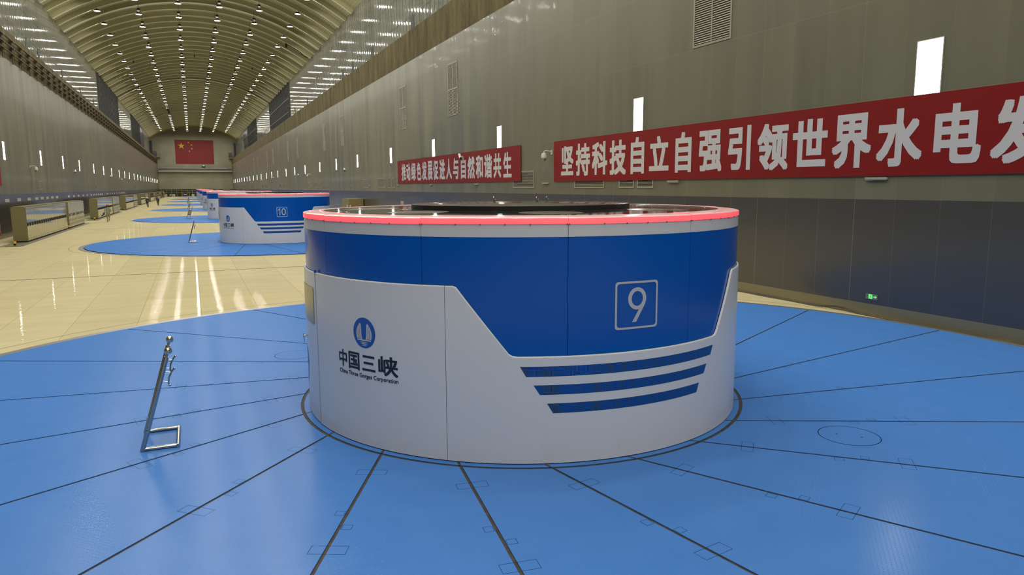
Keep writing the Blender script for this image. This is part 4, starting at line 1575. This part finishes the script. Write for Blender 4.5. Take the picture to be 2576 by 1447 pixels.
# ================================================================== LEFT SIDE: CONDUCTOR RAILS, SIGNS, CABINETS
cr = thing('crane_conductor_rail', 'three brown crane conductor rails on brackets along the left concrete beam', 'conductor rail', (XL, 0, 13.3))
for dz, rr in ((1.42, 0.065), (0.88, 0.055), (0.40, 0.055)):
    obj('rail', MB().tube([(0.14, Y0 + 1, dz), (0.14, YE - 1, dz)], rr, 8), M['brown_pipe'], cr)
ys = [3.25 * i for i in range(17, 101)]
br0 = None
for y in ys:
    if br0 is None:
        bm_ = MB().box(-0.08, 0.12, -0.09, 0.09, 0.1, 1.5)
        for dz in (1.42, 0.88, 0.40):
            bm_.box(-0.08, 0.26, -0.12, 0.12, dz - 0.16, dz - 0.08)
        bm_.box(0.04, 0.12, -0.05, 0.05, -0.35, 0.1)
        br0 = obj('bracket', bm_, M['rust'], cr, False, (0, y, 0))
    else:
        c = br0.copy()
        COL.objects.link(c)
        c.parent = cr
        c.location = (0, y, 0)

sg0 = None
n = 0
sy = [61.4, 65.3, 69.1, 72.2, 74.7, 77.3, 79.8, 82.4, 89.9, 93.6, 97.3, 101.2, 105.0, 108.9, 111.8, 114.5, 117.1, 119.4, 121.7, 129.2, 133, 136.8, 140.6, 144.4, 148.2, 150.9, 153.5, 156, 158.5, 161]
for y in sy:
    n += 1
    lab = '%s small white plate from the near end of the left wall panelling' % ordi(n)
    if sg0 is None:
        sg0 = tag(obj('wall_plate', MB().box(0, 0.012, 0, 1.25, 0, 0.225), M['white_sign'], None, False, (XL + 0.012, y, 2.45)), lab, 'wall plate', 'white plates along the left wall')
    else:
        c = sg0.copy()
        COL.objects.link(c)
        c.location = (XL + 0.012, y, 2.45)
        c['label'] = lab
pb = thing('notice_board', 'poster board at the far left picture edge on the left wall', 'notice board', (XL + 0.012, 57.2, 0.17))
obj('board', MB().box(0, 0.03, -1.9, 1.9, 0, 2.03), M['pale_metal'], pb, False)
obj('poster', MB().box(0.03, 0.034, -1.82, 1.82, 0.72, 1.98), M['poster'], pb, False)
obj('poster', MB().box(0.03, 0.034, -1.82, 1.82, 0.38, 0.68), M['red_dark'], pb, False)
obj('poster', MB().box(0.03, 0.034, -1.82, 1.82, 0.06, 0.32), M['red_dark'], pb, False)

# ---- cabinet line-ups
XF, XBK = -9.78, -10.60


def cabinet_row(kind, label, y0, nd, dw):
    L = nd * dw
    root = thing('cabinet_row', label, 'cabinet', ((XF + XBK) / 2, y0, ZF + 0.012), 'cabinet rows along the left side')
    hd = (XF - XBK) / 2
    obj('body', MB().box(-hd, hd - 0.03, 0, L, 0.1, 2.24), M['cab'], root, False)
    obj('plinth', MB().box(-hd + 0.03, hd - 0.06, 0.03, L - 0.03, 0.02, 0.1), M['black'], root, False)
    tr = MB()
    for i in range(nd):
        tr.box(-hd + 0.1, hd - 0.12, i * dw + 0.1, (i + 1) * dw - 0.1, 2.24, 2.29)
    obj('roof_vent', tr, M['cab'], root, False)
    for i in range(nd):
        ya, yb = i * dw + 0.012, (i + 1) * dw - 0.012
        dm = MB()
        dm.box(hd - 0.03, hd, ya, yb, 0.12, 2.23)
        if kind == 'b':
            d_ = obj('door', dm, M['cab_plain'], root, False)
        else:
            d_ = obj('door', dm, M['cab_front'], root, False)
        hb = MB()
        if kind == 'a':
            hb.tube([(hd + 0.012, ya + 0.10, 1.03), (hd + 0.02, ya + 0.10, 1.08), (hd + 0.02, ya + 0.10, 1.22), (hd + 0.012, ya + 0.10, 1.27)], [0.025, 0.048, 0.048, 0.025], 8)
        else:
            hb.box(hd, hd + 0.03, ya + 0.06, ya + 0.16, 1.05, 1.28)
        obj('handle', hb, M['cab_handle'], d_)
        gv = MB()
        if kind == 'b':
            for z in (0.30, 0.62):
                for q in range(5):
                    gv.box(hd, hd + 0.004, ya + 0.10, yb - 0.10, z + q * 0.045, z + q * 0.045 + 0.022)
        else:
            for q in range(2):
                gv.box(hd, hd + 0.004, ya + 0.10, yb - 0.35, 0.20 + q * 0.035, 0.215 + q * 0.035)
                gv.box(hd, hd + 0.004, ya + 0.08, yb - 0.08, 2.11 + q * 0.04, 2.13 + q * 0.04)
        obj('vent_slots', gv, M['cab_base'], d_, False)
    return root


M['cab_plain'] = mat('cabinet_front_satin', (0.33, 0.30, 0.185), 0.22)
rowA = cabinet_row('a', 'nearest long row of glossy beige cabinets with oval dark handles on the left', 54.75, 20, 0.81)
rowB = cabinet_row('b', 'nearest short row of matt beige cabinets, just beyond the nearest long row', 72.1, 12, 0.80)
plA = thing('floor_platform', 'dark steel platform under the nearest long row of cabinets', 'platform', ((XF + XBK) / 2, 51.1, ZF + 0.012), 'dark platforms under the cabinets')
obj('slab', MB().box(-0.45, 0.62, 0.0, 20.2, -0.012, 0.015), M['cab_base'], plA, False)
obj('edge_channel', MB().box(0.62, 0.72, 0.3, 20.6, -0.012, 0.02), M['rim'], plA, False)
plB = thing('floor_platform', 'dark steel platform under the nearest short row of cabinets', 'platform', ((XF + XBK) / 2, 71.8, ZF + 0.012), 'dark platforms under the cabinets')
obj('slab', MB().box(-0.42, 0.66, 0.0, 10.6, -0.012, 0.015), M['cab_base'], plB, False)
obj('edge_channel', MB().box(0.66, 0.72, 0.3, 10.4, -0.012, 0.02), M['rim'], plB, False)
bo0 = thing('yellow_bollard', 'nearest yellow bollard, on the platform before the nearest long cabinet row', 'bollard', (-9.98, 51.8, ZF + 0.027), 'yellow bollards at the cabinet ends')
obj('post', MB().lathe([(0.065, 0.0), (0.065, 0.11), (0.06, 0.115)], 14), M['black'], bo0)
obj('cap', MB().lathe([(0.08, 0.11), (0.085, 0.12), (0.085, 0.225), (0.075, 0.245), (1e-3, 0.25)], 14), M['yellow'], bo0)
dup(bo0, (-9.86, 71.95, ZF + 0.027), 'yellow bollard before the nearest short cabinet row')
for k in range(1, 7):
    nm = ['', 'second', 'third', 'fourth', 'fifth', 'sixth', 'seventh'][k]
    dup(rowA, ((XF + XBK) / 2, 54.75 + BAY * k, ZF + 0.012), '%s long row of glossy beige cabinets from the camera on the left' % nm)
    dup(rowB, ((XF + XBK) / 2, 72.1 + BAY * k, ZF + 0.012), '%s short row of matt beige cabinets from the camera on the left' % nm)
    dup(plA, ((XF + XBK) / 2, 51.1 + BAY * k, ZF + 0.012), 'dark steel platform under the %s long row of cabinets' % nm)
    dup(plB, ((XF + XBK) / 2, 71.8 + BAY * k, ZF + 0.012), 'dark steel platform under the %s short row of cabinets' % nm)
    if k < 3:
        dup(bo0, (-9.88, 51.8 + BAY * k + 0.2, ZF + 0.027), 'yellow bollard before the %s long cabinet row' % nm)


# ================================================================== PEOPLE
def person(label, loc, rz, height, pose, mats, helmet):
    """mats: skin, top, trousers, shoes, hair"""
    s = height / 1.75
    J = dict(pelvis=(0, 0, 0.95), belly=(0, 0.0, 1.08), chest=(0, 0.01, 1.28), neck=(0, 0.0, 1.47), head0=(0, 0.01, 1.55), head1=(0, 0.02, 1.64), head2=(0, 0.01, 1.72))
    J.update(pose)
    order = list(J)
    rad_ = dict(pelvis=0.155, belly=0.15, chest=0.165, neck=0.058, head0=0.075, head1=0.098, head2=0.075, shL=0.075, shR=0.075, elL=0.052, elR=0.052, wrL=0.036, wrR=0.036, haL=0.042, haR=0.042, fiL=0.018, fiR=0.018,
                hipL=0.105, hipR=0.105, knL=0.070, knR=0.070, anL=0.048, anR=0.048, toL=0.040, toR=0.040)
    edges = [('pelvis', 'belly'), ('belly', 'chest'), ('chest', 'neck'), ('neck', 'head0'), ('head0', 'head1'), ('head1', 'head2')]
    for q in 'LR':
        edges += [('chest', 'sh' + q), ('sh' + q, 'el' + q), ('el' + q, 'wr' + q), ('wr' + q, 'ha' + q), ('ha' + q, 'fi' + q), ('pelvis', 'hip' + q), ('hip' + q, 'kn' + q), ('kn' + q, 'an' + q), ('an' + q, 'to' + q)]
    me = bpy.data.meshes.new('body_skeleton')
    me.from_pydata([tuple(Vector(J[k]) * s) for k in order], [(order.index(a), order.index(b)) for a, b in edges], [])
    o = bpy.data.objects.new('body_skeleton', me)
    COL.objects.link(o)
    md = o.modifiers.new('skin', 'SKIN')
    for i, k in enumerate(order):
        r = rad_[k] * s
        me.skin_vertices[0].data[i].radius = (r * (1.18 if k in ('chest', 'belly', 'pelvis') else 1), r * (0.78 if k in ('chest', 'belly', 'pelvis') else 1))
    me.skin_vertices[0].data[0].use_root = True
    sub = o.modifiers.new('sub', 'SUBSURF')
    sub.levels = sub.render_levels = 2
    dg = bpy.context.evaluated_depsgraph_get()
    dg.update()
    bme = bpy.data.meshes.new_from_object(o.evaluated_get(dg))
    bpy.data.objects.remove(o)
    for m in mats:
        bme.materials.append(m)
    bme.materials.clear() if False else None
    while len(bme.materials) > len(mats):
        bme.materials.pop(index=0)
    hands = [Vector(J[k]) * s for k in ('haL', 'haR', 'fiL', 'fiR')]
    for p in bme.polygons:
        c = p.center / s
        mi = 1
        if c.z > 1.475:
            mi = 4 if (c.y < 0.0 and c.z > 1.55) else 0
        elif min((p.center - h).length for h in hands) < 0.07 * s:
            mi = 0
        elif c.z < 0.10:
            mi = 3
        elif c.z < 0.93 and abs(c.x) < 0.24:
            mi = 2
        p.material_index = mi
        p.use_smooth = True
    root = thing('person', label, 'person', loc, 'people walking in the hall', rz)
    b = bpy.data.objects.new('body', bme)
    COL.objects.link(b)
    b.parent = root
    hz = 1.665 * s
    hb = MB().lathe([(0.150 * s, -0.012 * s), (0.128 * s, 0.0), (0.125 * s, 0.05 * s), (0.10 * s, 0.105 * s), (0.05 * s, 0.135 * s), (1e-3, 0.14 * s)], 18, (0, 0.015 * s, hz))
    hb.add([(-0.09 * s, 0.13 * s, hz), (0.09 * s, 0.13 * s, hz), (0.05 * s, 0.20 * s, hz - 0.015 * s), (-0.05 * s, 0.20 * s, hz - 0.015 * s)], [(0, 1, 2, 3)])
    obj('helmet', hb, helmet, root)
    return root


# face points along +y in the figure's own frame; every figure walks away down the hall
walk = dict(shL=(-0.19, 0, 1.40), elL=(-0.27, -0.10, 1.16), wrL=(-0.26, 0.06, 0.98), haL=(-0.26, 0.10, 0.93), fiL=(-0.25, 0.13, 0.87),
            shR=(0.19, 0, 1.40), elR=(0.28, -0.12, 1.17), wrR=(0.22, 0.08, 1.05), haR=(0.19, 0.14, 1.03), fiR=(0.15, 0.18, 1.02),
            hipL=(-0.09, 0, 0.90), knL=(-0.10, 0.05, 0.50), anL=(-0.09, -0.02, 0.07), toL=(-0.10, 0.13, 0.035),
            hipR=(0.09, 0, 0.90), knR=(0.09, 0.12, 0.52), anR=(0.06, -0.14, 0.26), toR=(0.06, -0.10, 0.11))
person('person in grey-green overalls and red helmet walking away with a camera beside the cabinets', (-7.98, 84.3, ZF), 0.05, 1.76, walk,
       [M['skin'], M['overall'], M['overall'], M['shoe'], M['hair']], M['helmet_red'])
cm = thing('photo_camera', 'black camera with a long lens hanging from the hand of the person in overalls', 'camera', (-8.36, 84.46, 0.80))
obj('camera_body', MB().box(-0.09, 0.06, -0.06, 0.06, -0.06, 0.12), M['black'], cm, False)
obj('lens_barrel', MB().tube([(-0.02, 0.0, -0.02), (-0.12, 0.03, -0.12), (-0.21, 0.05, -0.19)], [0.05, 0.055, 0.075], 12), M['black'], cm)
obj('camera_strap', MB().tube([(0.02, 0, 0.11), (0.03, -0.03, 0.16), (-0.03, -0.03, 0.16), (-0.05, 0, 0.11)], 0.016, 6), M['black'], cm)
walk2 = dict(walk)
walk2.update(elL=(-0.33, -0.06, 1.18), wrL=(-0.24, 0.02, 1.02), haL=(-0.20, 0.05, 1.0), fiL=(-0.15, 0.07, 0.99), elR=(0.30, -0.06, 1.14), wrR=(0.35, -0.06, 0.93), haR=(0.37, -0.05, 0.88), fiR=(0.39, -0.04, 0.82),
             knR=(0.10, -0.03, 0.50), anR=(0.13, -0.22, 0.10), toR=(0.13, -0.08, 0.04), knL=(-0.08, 0.08, 0.50), anL=(-0.05, 0.08, 0.07), toL=(-0.05, 0.22, 0.035))
p2 = person('person in black jacket and trousers with a white helmet walking away', (-7.50, 147.0, ZF), 0.0, 1.80, walk2, [M['skin'], M['black_cloth'], M['black_cloth'], M['shoe'], M['hair']], M['helmet_white'])
obj('jacket_print', MB().box(-0.02, 0.11, -0.172, -0.165, 1.12, 1.24), M['white_sign'], p2, False)
walk3 = dict(walk)
walk3.update(elL=(-0.25, -0.05, 1.14), wrL=(-0.26, 0.0, 0.92), haL=(-0.26, 0.03, 0.86), fiL=(-0.26, 0.05, 0.80), elR=(0.25, -0.05, 1.14), wrR=(0.25, 0.02, 0.92), haR=(0.25, 0.05, 0.86), fiR=(0.25, 0.06, 0.80),
             knR=(0.09, 0.02, 0.50), anR=(0.12, -0.16, 0.09), toR=(0.12, -0.02, 0.04), knL=(-0.06, 0.08, 0.50), anL=(-0.02, 0.06, 0.07), toL=(-0.02, 0.2, 0.035))
person('person in navy jacket and black trousers with a red helmet walking away', (-6.15, 156.5, ZF), 0.0, 1.74, walk3, [M['skin'], M['navy_cloth'], M['black_cloth'], M['shoe'], M['hair']], M['helmet_red'])

# ================================================================== FAR END OF THE HALL
bl = thing('end_balcony', 'glass-railed gallery running across the end wall under the flag', 'balcony', (2.0, YE, 10.0))
obj('slab', MB().box(-13.9, 14.0, -1.4, -0.005, 0.0, 0.55), M['pale_metal'], bl, False)
obj('glass_screen', MB().box(-13.9, 14.0, -1.4, -1.34, 0.55, 1.42), M['glass_rail'], bl, False)
obj('handrail', MB().tube([(-13.9, -1.37, 1.5), (14.0, -1.37, 1.5)], 0.09, 8), M['steel'], bl)
dr = struct('door_1', MB().box(4.38, 5.09, YE - 0.05, YE - 0.005, 10.55, 12.33).box(5.11, 5.82, YE - 0.05, YE - 0.005, 10.55, 12.33), M['dark_wall'])
tag(obj('exit_light', MB().box(4.9, 5.4, YE - 0.08, YE - 0.01, 12.5, 12.72), M['green_lit'], None, False), 'tiny green exit light above the dark gallery door', 'exit sign')
for nm_, x0, x1, z0 in (('left', -13.6, -10.7, 16.0), ('right', 15.0, 17.6, 15.7)):
    lg = thing('corner_platform', 'small railed platform in the upper %s corner of the end wall' % nm_, 'platform', ((x0 + x1) / 2, YE - 1.2, z0), 'railed platforms in the end corners')
    hw = (x1 - x0) / 2
    obj('deck', MB().box(-hw, hw, -1.2, 1.18, -0.15, 0.0), M['pale_metal'], lg, False)
    rl = MB()
    for z in (0.5, 1.05):
        rl.tube([(-hw, -1.15, z), (hw, -1.15, z)], 0.05, 6)
    for i in range(5):
        x = -hw + 2 * hw * i / 4
        rl.tube([(x, -1.15, 0), (x, -1.15, 1.05)], 0.05, 6)
    obj('railing', rl, M['glass_rail'], lg)
    obj('guard_screen', MB().box(-hw, hw * 0.1, -1.1, -1.05, 0.0, 2.2), M['glass_rail'], lg, False)
fe = thing('site_fence', 'tall dark grid fence across the far end of the floor', 'fence', (2.0, YE - 1.0, ZF + 0.012))
for i in range(15):
    x = -13.5 + 1.95 * i
    obj('fence_post', MB().box(x - 0.06, x + 0.06, -0.06, 0.06, -0.012, 3.0), M['vent'], fe, False)
for z in (1.75, 2.55):
    obj('fence_rail', MB().box(-13.7, 13.9, -0.05, 0.05, z - 0.05, z + 0.05), M['vent'], fe, False)
bds = [('first', -10.26, -9.23, 0.1, 1.0), ('second', -8.35, -7.73, 0.38, 0.98), ('third', -7.39, -6.28, 0.06, 1.05), ('fourth', -0.11, 1.0, 0.06, 0.98)]
for nm_, x0, x1, z0, z1 in bds:
    b_ = thing('info_board', '%s white display board from the left before the far fence' % nm_, 'board', ((x0 + x1) / 2, YE - 2.0, ZF + 0.012), 'white boards before the far fence')
    hw = (x1 - x0) / 2
    obj('sheet', MB().box(-hw, hw, -0.03, 0.0, z0, z1), M['white_sign'], b_, False)
    for s in (-1, 1):
        obj('leg', MB().box(s * hw * 0.8 - 0.03, s * hw * 0.8 + 0.03, 0.0, 0.05, -0.012, z1), M['steel'], b_, False)
bx_ = thing('blue_crate', 'dark blue crate with a white label before the far fence', 'crate', (-2.85, YE - 3.0, ZF + 0.012))
obj('crate_body', MB().box(-0.64, 0.64, -0.5, 0.5, -0.012, 1.5), M['blue_box'], bx_, False)
obj('crate_label', MB().box(-0.28, 0.9, -0.53, -0.505, 0.6, 1.0), M['white_sign'], bx_, False)
for i, (x, nm_) in enumerate(((-10.1, 'leftmost'), (-3.72, 'middle'), (-1.05, 'right-hand'))):
    y_ = thing('yellow_post', '%s yellow safety post at the far fence' % nm_, 'post', (x, YE - 1.6, ZF + 0.012), 'yellow posts at the far fence')
    obj('post', MB().tube([(0, 0, -0.012), (0, 0, 2.0)], 0.09, 8), M['yellow'], y_)
    obj('post_base', MB().box(-0.2, 0.2, -0.2, 0.2, -0.012, 0.06), M['yellow'], y_, False)
